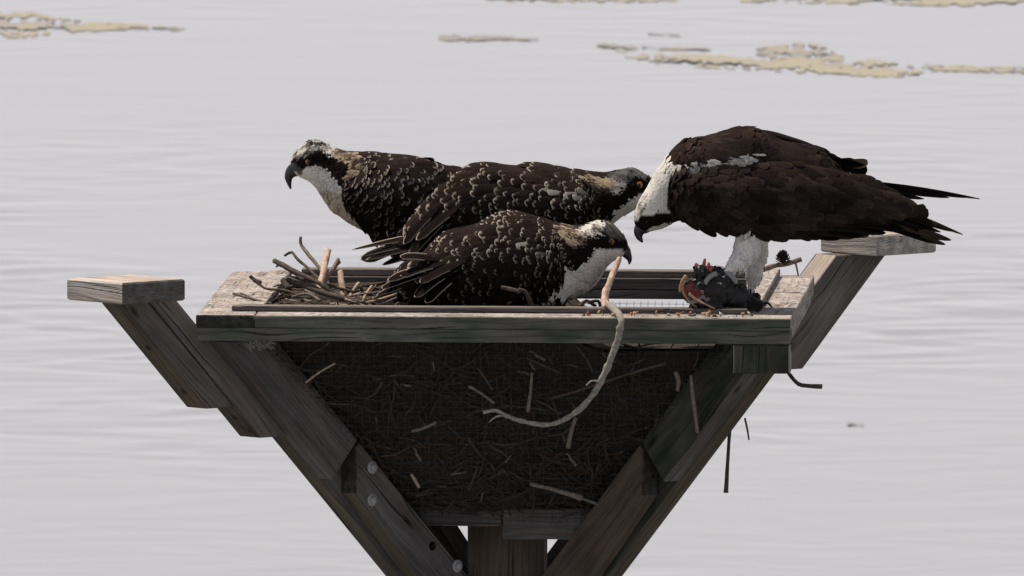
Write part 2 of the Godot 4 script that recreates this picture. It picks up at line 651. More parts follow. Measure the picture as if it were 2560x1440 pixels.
# folded wing: a domed shell that carries rows of coverts, small at the shoulder, long towards the tip
func build_wing(bird: Node3D, spec: Dictionary, w: Dictionary, side: float) -> void:
	var st := begin()
	st.set_smooth_group(0)
	var nu := 26
	var nv := 12
	var base: Color = spec.brown
	var G := []
	for i in nu + 1:
		var row := []
		for j in nv + 1:
			row.append(wing_point(w, side, float(i) / nu, float(j) / nv))
		G.append(row)
	for i in nu:
		for j in nv:
			for q in [[i, j], [i + 1, j], [i + 1, j + 1], [i, j], [i + 1, j + 1], [i, j + 1]]:
				st.set_color(base * 0.7)
				st.add_vertex(G[q[0]][q[1]])
				
	# inner face, close to the body
	for i in nu:
		for j in nv:
			for q in [[i, j], [i + 1, j + 1], [i + 1, j], [i, j], [i, j + 1], [i + 1, j + 1]]:
				var v: Vector3 = G[q[0]][q[1]]
				var edge: bool = q[0] == 0 or q[0] == nu or q[1] == 0 or q[1] == nv
				st.set_color(base * 0.7)
				st.add_vertex(v if edge else Vector3(v.x, v.y, v.z - side * 0.012))
	st.generate_normals()
	var shell := part("wing", st.commit(), M.feather, bird)
	# coverts
	var fs := begin()
	var flow: Vector3 = Vector3(spec.face * -1.0, -0.12, 0)
	var rows := int(w.get("rows", 20))
	for r in range(rows - 1, -1, -1):
		var u := (r + 0.2) / rows
		var ulen: float = lerpf(0.017, 0.040, pow(u, 0.8))
		var cnt := int(lerpf(18.0, 11.0, u))
		for c in cnt:
			var v := (c + 0.5 * (r % 2) + rng.randf_range(-0.48, 0.48) + 0.25) / cnt
			if v < 0.0 or v > 1.0 or (v < w.get("bare", 0.0)):
				continue
			var uu := clampf(u + rng.randf_range(-0.03, 0.03), 0.0, 1.0)
			var p := wing_point(w, side, uu, v)
			var pu := wing_point(w, side, minf(uu + 0.03, 1.0), v)
			var pv := wing_point(w, side, uu, minf(v + 0.05, 1.0))
			var pv0 := wing_point(w, side, uu, maxf(v - 0.05, 0.0))
			var pu0 := wing_point(w, side, maxf(uu - 0.03, 0.0), v)
			var n := (pu - pu0).cross(pv - pv0).normalized()
			if n.z * side < 0.0:
				n = -n
			var d := (pu - pu0).normalized()
			d = (d + Vector3(0, -0.18 + rng.randf_range(-0.26, 0.26), 0)).normalized()
			d = (d - n * d.dot(n)).normalized()
			var b: Color = base * rng.randf_range(0.7, 1.3)
			var tip: Color = b
			var pale := false
			for pl in spec.pale:
				if near_line(Vector2(p.x, p.y), pl) < 0.0 and rng.randf() < 0.5:
					pale = true
			var ll := ulen * rng.randf_range(0.7, 1.4)
			if pale:
				b = b.lerp(WHITE, rng.randf_range(0.1, 0.5))
				tip = b.lerp(WHITE, 0.3)
			elif spec.young:
				# pale tips are bold on the scapulars, finer and sparser on the dark forearm, where shade is also painted into the colour
				var low := smoothstep(0.30, 0.55, v)
				if rng.randf() < lerpf(0.92, 0.6, low):
					tip = b.lerp(spec.fringe, rng.randf_range(0.35, 1.0) * lerpf(1.0, 0.40, low))
				b = b * lerpf(1.0, 0.5, low)
				ll *= lerpf(1.0, 0.8, low)
			else:
				b = b * clampf(1.0 + 0.8 * nz2.get_noise_3d(p.x * 300.0, p.y * 420.0, 7.0), 0.45, 2.2)
				tip = b * rng.randf_range(0.9, 1.7)
			vane(fs, p, d, n, ll, ll * rng.randf_range(0.46, 0.62), b, tip, 0.0042, 3.0)
	fs.generate_normals()
	var cov := part("covert_feathers", fs.commit(), M.feather, bird)
	cov.set_meta("kind", "stuff")

func build_quills(bird: Node3D, spec: Dictionary, list: Array, called: String) -> void:
	for q in list:
		# q: root, tip, width, pointed
		var up := Vector3(0.0, 0.85, 0.5 if q[0].z >= spec.z0 else -0.5)
		var b: Color = spec.brown * rng.randf_range(0.35, 0.6)
		var e: Color = (b.lerp(spec.fringe, rng.randf_range(0.5, 0.9)) if spec.young else b * 1.6)
		part(called, quill_mesh(q[0], q[1], up, q[2], b, e, q[3], 0.004), M.feather, bird)

func build_plumage(bird: Node3D, spec: Dictionary, sk: Dictionary) -> void:
	var fs := begin()
	var V: PackedVector3Array = sk.v
	var N: PackedVector3Array = sk.n
	var order := []
	for i in V.size():
		order.append(i)
	for i in range(order.size() - 1, 0, -1):
		var j := rng.randi_range(0, i)
		var t = order[i]
		order[i] = order[j]
		order[j] = t
	var hash_ := {}
	var head: Vector2 = spec.head
	for i in order:
		var p := V[i]
		var p2 := Vector2(p.x, p.y)
		var hd := p2.distance_to(head)
		if near_line(p2, spec.bill_line) < 0.004:
			continue
		var c := plumage_colour(spec, p)
		var lum := c.get_luminance()
		var k := clampf((hd - 0.035) / 0.09, 0.0, 1.0)
		var gap := lerpf(0.0042, 0.0125, k)
		if lum > 0.3:
			gap = lerpf(0.0045, 0.010, k)
		var cellk := Vector3i((p / gap).floor())
		var key := [cellk, int(k * 4.0)]
		if hash_.has(key):
			continue
		hash_[key] = true
		var n := N[i]
		var back: Vector3 = Vector3(-spec.face, -0.25, 0)
		if hd < 0.075:
			var fw: Vector2 = spec.look
			back = Vector3(-fw.x, -fw.y, 0)
		elif spec.has("legs_below") and p.y < spec.legs_below:
			back = Vector3(0.1, -1, 0)
		var d := (back - n * back.dot(n))
		if d.length() < 0.15:
			d = Vector3(0, -1, 0) - n * (-n.y)
		d = d.normalized()
		d = (d + n.cross(d) * rng.randf_range(-0.25, 0.25)).normalized()
		var ln := lerpf(0.0095, 0.032, k) * rng.randf_range(0.85, 1.2)
		var tip := c
		var body_lift := lerpf(0.0012, 0.0042, k)
		if lum < 0.12:
			c = c * rng.randf_range(0.75, 1.25)
			tip = c
			if spec.young and k > 0.25 and rng.randf() < 0.9:
				tip = c.lerp(spec.fringe, rng.randf_range(0.45, 1.0))
			elif not spec.young:
				c = c * rng.randf_range(0.8, 1.2)
				tip = c * rng.randf_range(1.0, 1.9)
		else:
			ln *= 0.8
			if spec.has("legs_below") and p.y < spec.legs_below:
				ln *= 0.5
				body_lift *= 0.5
			c = c * rng.randf_range(0.9, 1.06)
			tip = c
		vane(fs, p - n * 0.0015, d, n, ln, ln * rng.randf_range(0.5, 0.65), c, tip, body_lift, 5.0)
	fs.generate_normals()
	var o := part("body_feathers", fs.commit(), M.feather, bird)
	o.set_meta("kind", "stuff")

func build_bill(bird: Node3D, line: Array, z0: float) -> void:
	# upper mandible: a hook along the line; lower mandible below it
	var pts := []
	var rad := []
	for q in line:
		pts.append(Vector3(q[0], q[1], z0))
		rad.append(q[2])
	var sp := smooth_path(pts, 4)
	var rr := []
	for i in sp.size():
		var f := float(i) / (sp.size() - 1) * (rad.size() - 1)
		var k := mini(int(f), rad.size() - 2)
		rr.append(lerpf(rad[k], rad[k + 1], f - k))
	var st := begin()
	# narrower across than it is deep
	var rings := []
	for i in sp.size():
		var t: Vector3 = (sp[mini(i + 1, sp.size() - 1)] - sp[maxi(i - 1, 0)]).normalized()
		var b := Vector3(-t.y, t.x, 0)
		var ring := []
		for k in 10:
			var an := TAU * k / 10
			ring.append(sp[i] + b * cos(an) * rr[i] + Vector3(0, 0, 1) * sin(an) * rr[i] * 0.62)
		rings.append(ring)
	for i in sp.size() - 1:
		for k in 10:
			var k2 := (k + 1) % 10
			for v in [rings[i][k], rings[i + 1][k2], rings[i][k2], rings[i][k], rings[i + 1][k], rings[i + 1][k2]]:
				st.add_vertex(v)
	st.generate_normals()
	part("bill", st.commit(), M.bill, bird)

func build_eyes(bird: Node3D, at: Vector2, z0: float, half: float, r: float, iris: Material) -> void:
	for s in [1.0, -1.0]:
		var sm := SphereMesh.new()
		sm.radius = r
		sm.height = 2.0 * r
		sm.radial_segments = 20
		sm.rings = 12
		var c := Vector3(at.x, at.y, z0 + s * (half - r * 0.55))
		var e := part("eye", sm, iris, bird, Transform3D(Basis.IDENTITY, c))
		var pm := SphereMesh.new()
		pm.radius = r * 0.68
		pm.height = r * 1.36
		pm.radial_segments = 16
		pm.rings = 8
		sub("pupil", pm, M.pupil, e, Transform3D(Basis.IDENTITY, Vector3(0, 0, s * r * 0.42)))

# a raptor's foot: three toes forward, one back, each with a curved claw
func build_foot(bird: Node3D, at: Vector3, face: float, spread: float, drop: float) -> void:
	var st := begin()
	var cl := begin()
	for k in 4:
		var an: float = [-0.5, 0.0, 0.5, PI - 0.2][k] * spread
		if k == 3:
			an = PI - 0.3
		var ln: float = [0.036, 0.042, 0.036, 0.028][k]
		var dir := Vector3(face * cos(an), 0, sin(an))
		var p := [at + Vector3(0, 0.006, 0), at + dir * ln * 0.45 + Vector3(0, 0.005, 0), at + dir * ln * 0.85 + Vector3(0, 0.001 - drop * 0.4, 0), at + dir * ln + Vector3(0, -0.002 - drop, 0)]
		var sp := smooth_path(p, 3)
		tube(st, sp, ramp(0.0060, 0.0042, sp.size()), 8, 0.15, k * 31.0)
		var e := at + dir * ln + Vector3(0, -0.002 - drop, 0)
		var c := [e, e + dir * 0.010 + Vector3(0, 0.003, 0), e + dir * 0.018 + Vector3(0, -0.004, 0), e + dir * 0.020 + Vector3(0, -0.014, 0)]
		var sc := smooth_path(c, 3)
		tube(cl, sc, ramp(0.0038, 0.0006, sc.size()), 6, 0.0, 0.0)
	st.generate_normals()
	cl.generate_normals()
	var f := part("foot", st.commit(), M.toe, bird)
	sub("claws", cl.commit(), M.claw, f)

func build_bird(spec: Dictionary) -> Node3D:
	var bird := thing(spec.name, spec.label, "osprey", spec.base, "ospreys on the nesting platform")
	var bones := []
	for ch in spec.chains:
		for i in ch.size() - 1:
			var a: Array = ch[i]
			var b: Array = ch[i + 1]
			bones.append([Vector3(a[0], a[1], spec.z0 + a[3]), Vector3(b[0], b[1], spec.z0 + b[3]), a[2], b[2], a[4]])
	var sk := skin_mesh(bones, 0.0052, 0.022, func(p): return plumage_colour(spec, p))
	part("body", sk.mesh, M.skin, bird)
	build_plumage(bird, spec, sk)
	for w in spec.wings:
		for s in w.sides:
			build_wing(bird, spec, w, s)
	build_quills(bird, spec, spec.quills, "flight_feather")
	build_quills(bird, spec, spec.tail, "tail_feather")
	build_bill(bird, spec.bill_line, spec.z0)
	build_eyes(bird, spec.eye, spec.z0, spec.eye_half, spec.eye_r, spec.iris)
	for f in spec.feet:
		build_foot(bird, f[0], spec.face, f[1], f[2])
	return bird

# ------------------------------------------------------------------ the four ospreys
func adult_spec() -> Dictionary:
	return {
		"name": "osprey", "label": "adult osprey with plain dark brown back, bending down over a fish",
		"face": -1.0, "young": false, "z0": 0.30, "brown": Color(0.031, 0.0222, 0.0186), "fringe": Color(0.12, 0.09, 0.07),
		"base": Vector3(0.4386, 0.0085, 0.27), "head": Vector2(0.2746, 0.1698), "look": Vector2(-0.66, -0.75),
		"chains": [
			[[0.259, 0.1569, 0.0193, 0, 0.8], [0.276, 0.1734, 0.03, 0, 0.85], [0.3072, 0.2042, 0.04, 0, 0.85], [0.3518, 0.2272, 0.0686, 0, 0.72], [0.4264, 0.2291, 0.0886, 0, 0.6], [0.5259, 0.2119, 0.0771, 0, 0.6], [0.6396, 0.1771, 0.0343, 0, 0.8], [0.6964, 0.1668, 0.0157, 0, 1]],
			[[0.4478, 0.1531, 0.0286, 0.03, 0.9], [0.4401, 0.108, 0.0179, 0.045, 0.9], [0.4265, 0.0873, 0.0107, 0.075, 1], [0.4043, 0.0713, 0.0071, 0.1, 1]],
			[[0.4524, 0.1382, 0.0286, -0.03, 0.9], [0.4554, 0.0955, 0.015, -0.03, 0.9], [0.4513, 0.0606, 0.0093, -0.03, 1], [0.44, 0.0171, 0.0064, -0.03, 1]]],
		"zones": [
			{"kind": "white", "line": [[0.2491, 0.1497, 0.0214], [0.2774, 0.1819, 0.0371], [0.2972, 0.2226, 0.04]]},
			{"kind": "white", "line": [[0.2811, 0.1485, 0.0171], [0.3343, 0.1588, 0.0171], [0.4267, 0.1402, 0.0257]]},
			{"kind": "white", "line": [[0.4516, 0.1226, 0.05], [0.427, 0.0584, 0.05], [0.4413, 0.0086, 0.0429]]},
			{"kind": "pale", "line": [[0.3312, 0.2584, 0.0064], [0.3624, 0.2614, 0.0086], [0.388, 0.2609, 0.0057]]},
			{"kind": "pale", "line": [[0.4135, 0.2681, 0.0071], [0.4447, 0.2762, 0.0036]]},
			{"kind": "streak", "line": [[0.2504, 0.1754, 0.0079], [0.2646, 0.1982, 0.0064]]},
			{"kind": "dark", "line": [[0.242, 0.1412, 0.0143], [0.2619, 0.1527, 0.0129], [0.2917, 0.1607, 0.0107], [0.3314, 0.1659, 0.0129]]}],
		"pale": [], "bill_line": [[0.2647, 0.1527, 0.0157], [0.2541, 0.1448, 0.0143], [0.2477, 0.1355, 0.01], [0.2484, 0.1256, 0.0057], [0.2542, 0.117, 0.0007]],
		"eye": Vector2(0.2626, 0.1569), "eye_half": 0.0193, "eye_r": 0.0055, "iris": M.iris_yellow, "legs_below": 0.1305,
		"wings": [
			{"top": [Vector2(0.3029, 0.2141), Vector2(0.3127, 0.2412), Vector2(0.3482, 0.2556), Vector2(0.405, 0.2617), Vector2(0.4618, 0.2663), Vector2(0.5257, 0.2638), Vector2(0.5967, 0.2515), Vector2(0.6607, 0.2348), Vector2(0.7104, 0.2081)],
			"bot": [Vector2(0.3015, 0.207), Vector2(0.3087, 0.1715), Vector2(0.345, 0.1503), Vector2(0.4018, 0.1379), Vector2(0.4622, 0.1312), Vector2(0.5297, 0.1273), Vector2(0.5971, 0.132), Vector2(0.661, 0.1424), Vector2(0.7191, 0.1634)],
			"z": 0.085, "z0": 0.30, "rows": 24, "sides": [1.0]},
			{"top": [Vector2(0.3127, 0.2625), Vector2(0.3282, 0.2868), Vector2(0.3594, 0.3041), Vector2(0.3949, 0.3128), Vector2(0.4346, 0.3173), Vector2(0.4744, 0.3154), Vector2(0.5099, 0.3064), Vector2(0.5554, 0.2911), Vector2(0.6123, 0.2615)],
			"bot": [Vector2(0.3141, 0.2497), Vector2(0.3341, 0.225), Vector2(0.3626, 0.2003), Vector2(0.3953, 0.1933), Vector2(0.435, 0.1936), Vector2(0.4748, 0.201), Vector2(0.5102, 0.2154), Vector2(0.5556, 0.237), Vector2(0.6123, 0.2544)],
			"z": 0.06, "z0": 0.30, "rows": 20, "sides": [-1.0], "bare": 0.12}],
		"quills": [
			[Vector3(0.595, 0.227, 0.255), Vector3(0.8507, 0.1962, 0.27), 0.026, 1.0], [Vector3(0.5881, 0.2237, 0.26), Vector3(0.8266, 0.1983, 0.272), 0.026, 0.8], [Vector3(0.5884, 0.2191, 0.265), Vector3(0.7962, 0.1983, 0.275), 0.026, 0.6], [Vector3(0.5886, 0.2138, 0.27), Vector3(0.7524, 0.1963, 0.28), 0.026, 0.4],
			[Vector3(0.6339, 0.2048, 0.34), Vector3(0.8228, 0.1363, 0.32), 0.020, 1.0], [Vector3(0.634, 0.1978, 0.342), Vector3(0.8038, 0.1421, 0.324), 0.022, 0.8], [Vector3(0.6271, 0.1909, 0.345), Vector3(0.7842, 0.141, 0.33), 0.024, 0.8], [Vector3(0.6202, 0.1841, 0.35), Vector3(0.7602, 0.1469, 0.335), 0.026, 0.6],
			[Vector3(0.5637, 0.1699, 0.355), Vector3(0.7208, 0.146, 0.345), 0.030, 0.3], [Vector3(0.5285, 0.1629, 0.36), Vector3(0.6877, 0.1404, 0.35), 0.030, 0.3], [Vector3(0.493, 0.1556, 0.36), Vector3(0.6487, 0.1345, 0.35), 0.030, 0.3], [Vector3(0.4646, 0.1517, 0.358), Vector3(0.6062, 0.1293, 0.35), 0.028, 0.3]],
		"tail": [
			[Vector3(0.6404, 0.1678, 0.32), Vector3(0.8022, 0.1261, 0.318), 0.026, 0.5], [Vector3(0.64, 0.1636, 0.31), Vector3(0.792, 0.1176, 0.31), 0.024, 0.5], [Vector3(0.6396, 0.1629, 0.3), Vector3(0.7817, 0.1218, 0.3), 0.030, 0.2], [Vector3(0.6392, 0.1621, 0.29), Vector3(0.7742, 0.1237, 0.288), 0.030, 0.2], [Vector3(0.6389, 0.1614, 0.28), Vector3(0.7668, 0.1259, 0.28), 0.030, 0.2]],
		"feet": [[Vector3(0.3986, 0.0641, 0.4), 1.3, 0.010], [Vector3(0.4386, 0.0085, 0.27), 1.0, 0.0]]}

func young_left_spec() -> Dictionary:
	return {
		"name": "osprey", "label": "young osprey with scaly brown back facing left, above the twig heap",
		"face": -1.0, "young": true, "z0": -0.2, "brown": Color(0.027, 0.0193, 0.0165), "fringe": Color(0.62, 0.55, 0.46),
		"base": Vector3(-0.1756, -0.0613, -0.2), "head": Vector2(-0.3615, 0.2237), "look": Vector2(-0.9, -0.4),
		"chains": [
			[[-0.3795, 0.2179, 0.02, 0, 0.85], [-0.3601, 0.2237, 0.0321, 0, 0.9], [-0.3328, 0.2095, 0.0329, 0, 0.85], [-0.2997, 0.186, 0.0486, 0, 0.85], [-0.2659, 0.174, 0.0629, 0, 0.85], [-0.2048, 0.1542, 0.0771, 0, 0.8], [-0.1186, 0.1404, 0.07, 0, 0.8], [-0.0324, 0.1122, 0.0393, 0, 0.8], [0.0251, 0.0946, 0.0179, 0, 1]],
			[[-0.1669, 0.0995, 0.0286, 0.035, 0.9], [-0.1724, 0.0204, 0.0143, 0.035, 1], [-0.1737, -0.0529, 0.0079, 0.035, 1]],
			[[-0.1706, 0.0944, 0.0286, -0.035, 0.9], [-0.1762, 0.0152, 0.0143, -0.035, 1], [-0.1775, -0.0582, 0.0079, -0.035, 1]]],
		"zones": [
			{"kind": "white", "line": [[-0.3809, 0.2049, 0.0143], [-0.3557, 0.1907, 0.0243], [-0.3377, 0.1606, 0.0257], [-0.3089, 0.1248, 0.0271]]},
			{"kind": "cream", "line": [[-0.3377, 0.1498, 0.0214], [-0.3053, 0.1177, 0.0271], [-0.2549, 0.082, 0.0271]]},
			{"kind": "crown", "line": [[-0.3903, 0.2336, 0.0143], [-0.3594, 0.2496, 0.0214], [-0.34, 0.244, 0.0157]]},
			{"kind": "streak", "line": [[-0.3357, 0.244, 0.01], [-0.3213, 0.2369, 0.0086]]},
			{"kind": "buff", "line": [[-0.3127, 0.2362, 0.0157], [-0.2969, 0.2148, 0.02], [-0.2997, 0.191, 0.0129]]},
			{"kind": "dark", "line": [[-0.3931, 0.2192, 0.0079], [-0.3702, 0.223, 0.01], [-0.3529, 0.2317, 0.0086], [-0.3357, 0.2253, 0.0093], [-0.3127, 0.2068, 0.01]]},
			{"kind": "grey", "line": [[-0.3953, 0.2142, 0.0071], [-0.3831, 0.2049, 0.0057]]}],
		"pale": [], "bill_line": [[-0.3859, 0.2114, 0.015], [-0.3981, 0.2048, 0.0121], [-0.4046, 0.1947, 0.0079], [-0.4038, 0.1832, 0.0043], [-0.4009, 0.1724, 0.0007]],
		"eye": Vector2(-0.3666, 0.2237), "eye_half": 0.0286, "eye_r": 0.0080, "iris": M.iris_orange,
		"wings": [
			{"top": [Vector2(-0.3054, 0.1752), Vector2(-0.2911, 0.1968), Vector2(-0.2624, 0.2171), Vector2(-0.2373, 0.2245), Vector2(-0.1978, 0.2262), Vector2(-0.1547, 0.2236), Vector2(-0.1116, 0.2094), Vector2(-0.0613, 0.1875), Vector2(-0.0181, 0.1554)],
			"bot": [Vector2(-0.3068, 0.1694), Vector2(-0.2938, 0.1336), Vector2(-0.2657, 0.1021), Vector2(-0.242, 0.0807), Vector2(-0.201, 0.0752), Vector2(-0.1572, 0.0783), Vector2(-0.1113, 0.0844), Vector2(-0.061, 0.0904), Vector2(-0.0144, 0.1123)],
			"z": 0.078, "z0": -0.2, "rows": 22, "sides": [1.0, -1.0]}],
		"quills": [
			[Vector3(-0.0729, 0.1442, -0.15), Vector3(0.0841, 0.0863, -0.17), 0.022, 0.9], [Vector3(-0.0729, 0.1371, -0.15), Vector3(0.0626, 0.079, -0.17), 0.022, 0.9], [Vector3(-0.0781, 0.1371, -0.25), Vector3(0.0811, 0.082, -0.23), 0.022, 0.9], [Vector3(-0.0781, 0.1299, -0.25), Vector3(0.0596, 0.0746, -0.23), 0.022, 0.9]],
		"tail": [
			[Vector3(-0.039, 0.1129, -0.19), Vector3(0.0688, 0.056, -0.19), 0.03, 0.2], [Vector3(-0.0401, 0.1114, -0.21), Vector3(0.0678, 0.0546, -0.21), 0.03, 0.2]],
		"feet": [[Vector3(-0.1737, -0.0587, -0.165), 1.0, 0.0], [Vector3(-0.1775, -0.064, -0.235), 1.0, 0.0]]}

func young_middle_spec() -> Dictionary:
	return {
		"name": "osprey", "label": "young osprey crouching between the other two scaly birds, head behind the adult's",
		"face": 1.0, "young": true, "z0": 0.03, "brown": Color(0.027, 0.0193, 0.0165), "fringe": Color(0.62, 0.55, 0.46),
		"base": Vector3(0.0442, -0.0498, 0.03), "head": Vector2(0.2207, 0.1946), "look": Vector2(0.92, -0.35),
		"chains": [
			[[0.245, 0.1919, 0.0193, 0, 0.85], [0.2222, 0.1939, 0.0314, 0, 0.9], [0.1936, 0.1844, 0.0343, 0, 0.85], [0.1565, 0.1706, 0.0457, 0, 0.85], [0.1222, 0.164, 0.0586, 0, 0.85], [0.0579, 0.1621, 0.0707, 0, 0.8], [-0.0349, 0.1616, 0.0714, 0, 0.8], [-0.1135, 0.1281, 0.0457, 0, 0.8], [-0.1849, 0.0933, 0.02, 0, 1]],
			[[0.0456, 0.1102, 0.0286, 0.035, 0.9], [0.0529, 0.0316, 0.0143, 0.035, 1], [0.046, -0.04, 0.0079, 0.035, 1]],
			[[0.0421, 0.1051, 0.0286, -0.035, 0.9], [0.0494, 0.0264, 0.0143, -0.035, 1], [0.0425, -0.0453, 0.0079, -0.035, 1]]],
		"zones": [
			{"kind": "white", "line": [[0.2437, 0.1733, 0.0157], [0.2187, 0.1553, 0.0243], [0.1974, 0.1301, 0.0257], [0.1653, 0.1013, 0.0314]]},
			{"kind": "grey", "line": [[0.2471, 0.2105, 0.0143], [0.2185, 0.2189, 0.0171], [0.1936, 0.2116, 0.0114]]},
			{"kind": "streak", "line": [[0.1972, 0.1959, 0.0107], [0.215, 0.196, 0.0071]]},
			{"kind": "buff", "line": [[0.1543, 0.1999, 0.0157], [0.1829, 0.2001, 0.0114]]},
			{"kind": "dark", "line": [[0.2593, 0.1977, 0.01], [0.2364, 0.1997, 0.0114], [0.2136, 0.1803, 0.0107], [0.1901, 0.1644, 0.0143], [0.1688, 0.1385, 0.02]]}],
		"pale": [[[0.0865, 0.1881, 0.0057], [0.1079, 0.1896, 0.005]], [[0.1308, 0.1883, 0.0043], [0.1493, 0.1842, 0.0036]]],
		"bill_line": [[0.2493, 0.1891, 0.0143], [0.2622, 0.182, 0.0114], [0.2687, 0.172, 0.0079], [0.268, 0.1606, 0.0043], [0.2652, 0.1505, 0.0007]],
		"eye": Vector2(0.235, 0.2011), "eye_half": 0.0264, "eye_r": 0.0080, "iris": M.iris_orange,
		"wings": [
			{"top": [Vector2(0.1608, 0.1728), Vector2(0.145, 0.1999), Vector2(0.0935, 0.2096), Vector2(0.0221, 0.2263), Vector2(-0.0423, 0.2273), Vector2(-0.0994, 0.2098), Vector2(-0.1493, 0.1673), Vector2(-0.1778, 0.1206)],
			"bot": [Vector2(0.1608, 0.1621), Vector2(0.1474, 0.1226), Vector2(0.0939, 0.0922), Vector2(0.0225, 0.0717), Vector2(-0.0418, 0.0627), Vector2(-0.099, 0.0624), Vector2(-0.1491, 0.0649), Vector2(-0.1863, 0.0733)],
			"z": 0.082, "z0": 0.03, "rows": 24, "sides": [1.0, -1.0]}],
		"quills": [
			[Vector3(-0.1037, 0.1175, 0.08), Vector3(-0.2767, 0.0828, 0.05), 0.022, 1.0], [Vector3(-0.1034, 0.1107, 0.085), Vector3(-0.2597, 0.0721, 0.06), 0.022, 0.9], [Vector3(-0.1031, 0.1039, 0.09), Vector3(-0.2505, 0.0665, 0.07), 0.024, 0.7], [Vector3(-0.0958, 0.1005, 0.092), Vector3(-0.2214, 0.0581, 0.08), 0.026, 0.5],
			[Vector3(-0.0813, 0.1691, 0.1), Vector3(-0.1736, 0.076, 0.105), 0.030, 0.1], [Vector3(-0.0705, 0.1764, 0.102), Vector3(-0.1591, 0.105, 0.11), 0.030, 0.1], [Vector3(-0.0632, 0.1481, 0.105), Vector3(-0.1483, 0.0658, 0.11), 0.030, 0.1], [Vector3(-0.1104, 0.1753, 0.09), Vector3(-0.183, 0.0963, 0.09), 0.028, 0.1]],
		"tail": [
			[Vector3(-0.1558, 0.1, 0.04), Vector3(-0.2626, 0.0653, 0.045), 0.034, 0.1], [Vector3(-0.1563, 0.0992, 0.03), Vector3(-0.2599, 0.0628, 0.03), 0.034, 0.1], [Vector3(-0.1569, 0.0985, 0.02), Vector3(-0.2572, 0.0603, 0.015), 0.034, 0.1]],
		"feet": [[Vector3(0.046, -0.0457, 0.065), 1.0, 0.0], [Vector3(0.0425, -0.051, -0.005), 1.0, 0.0]]}

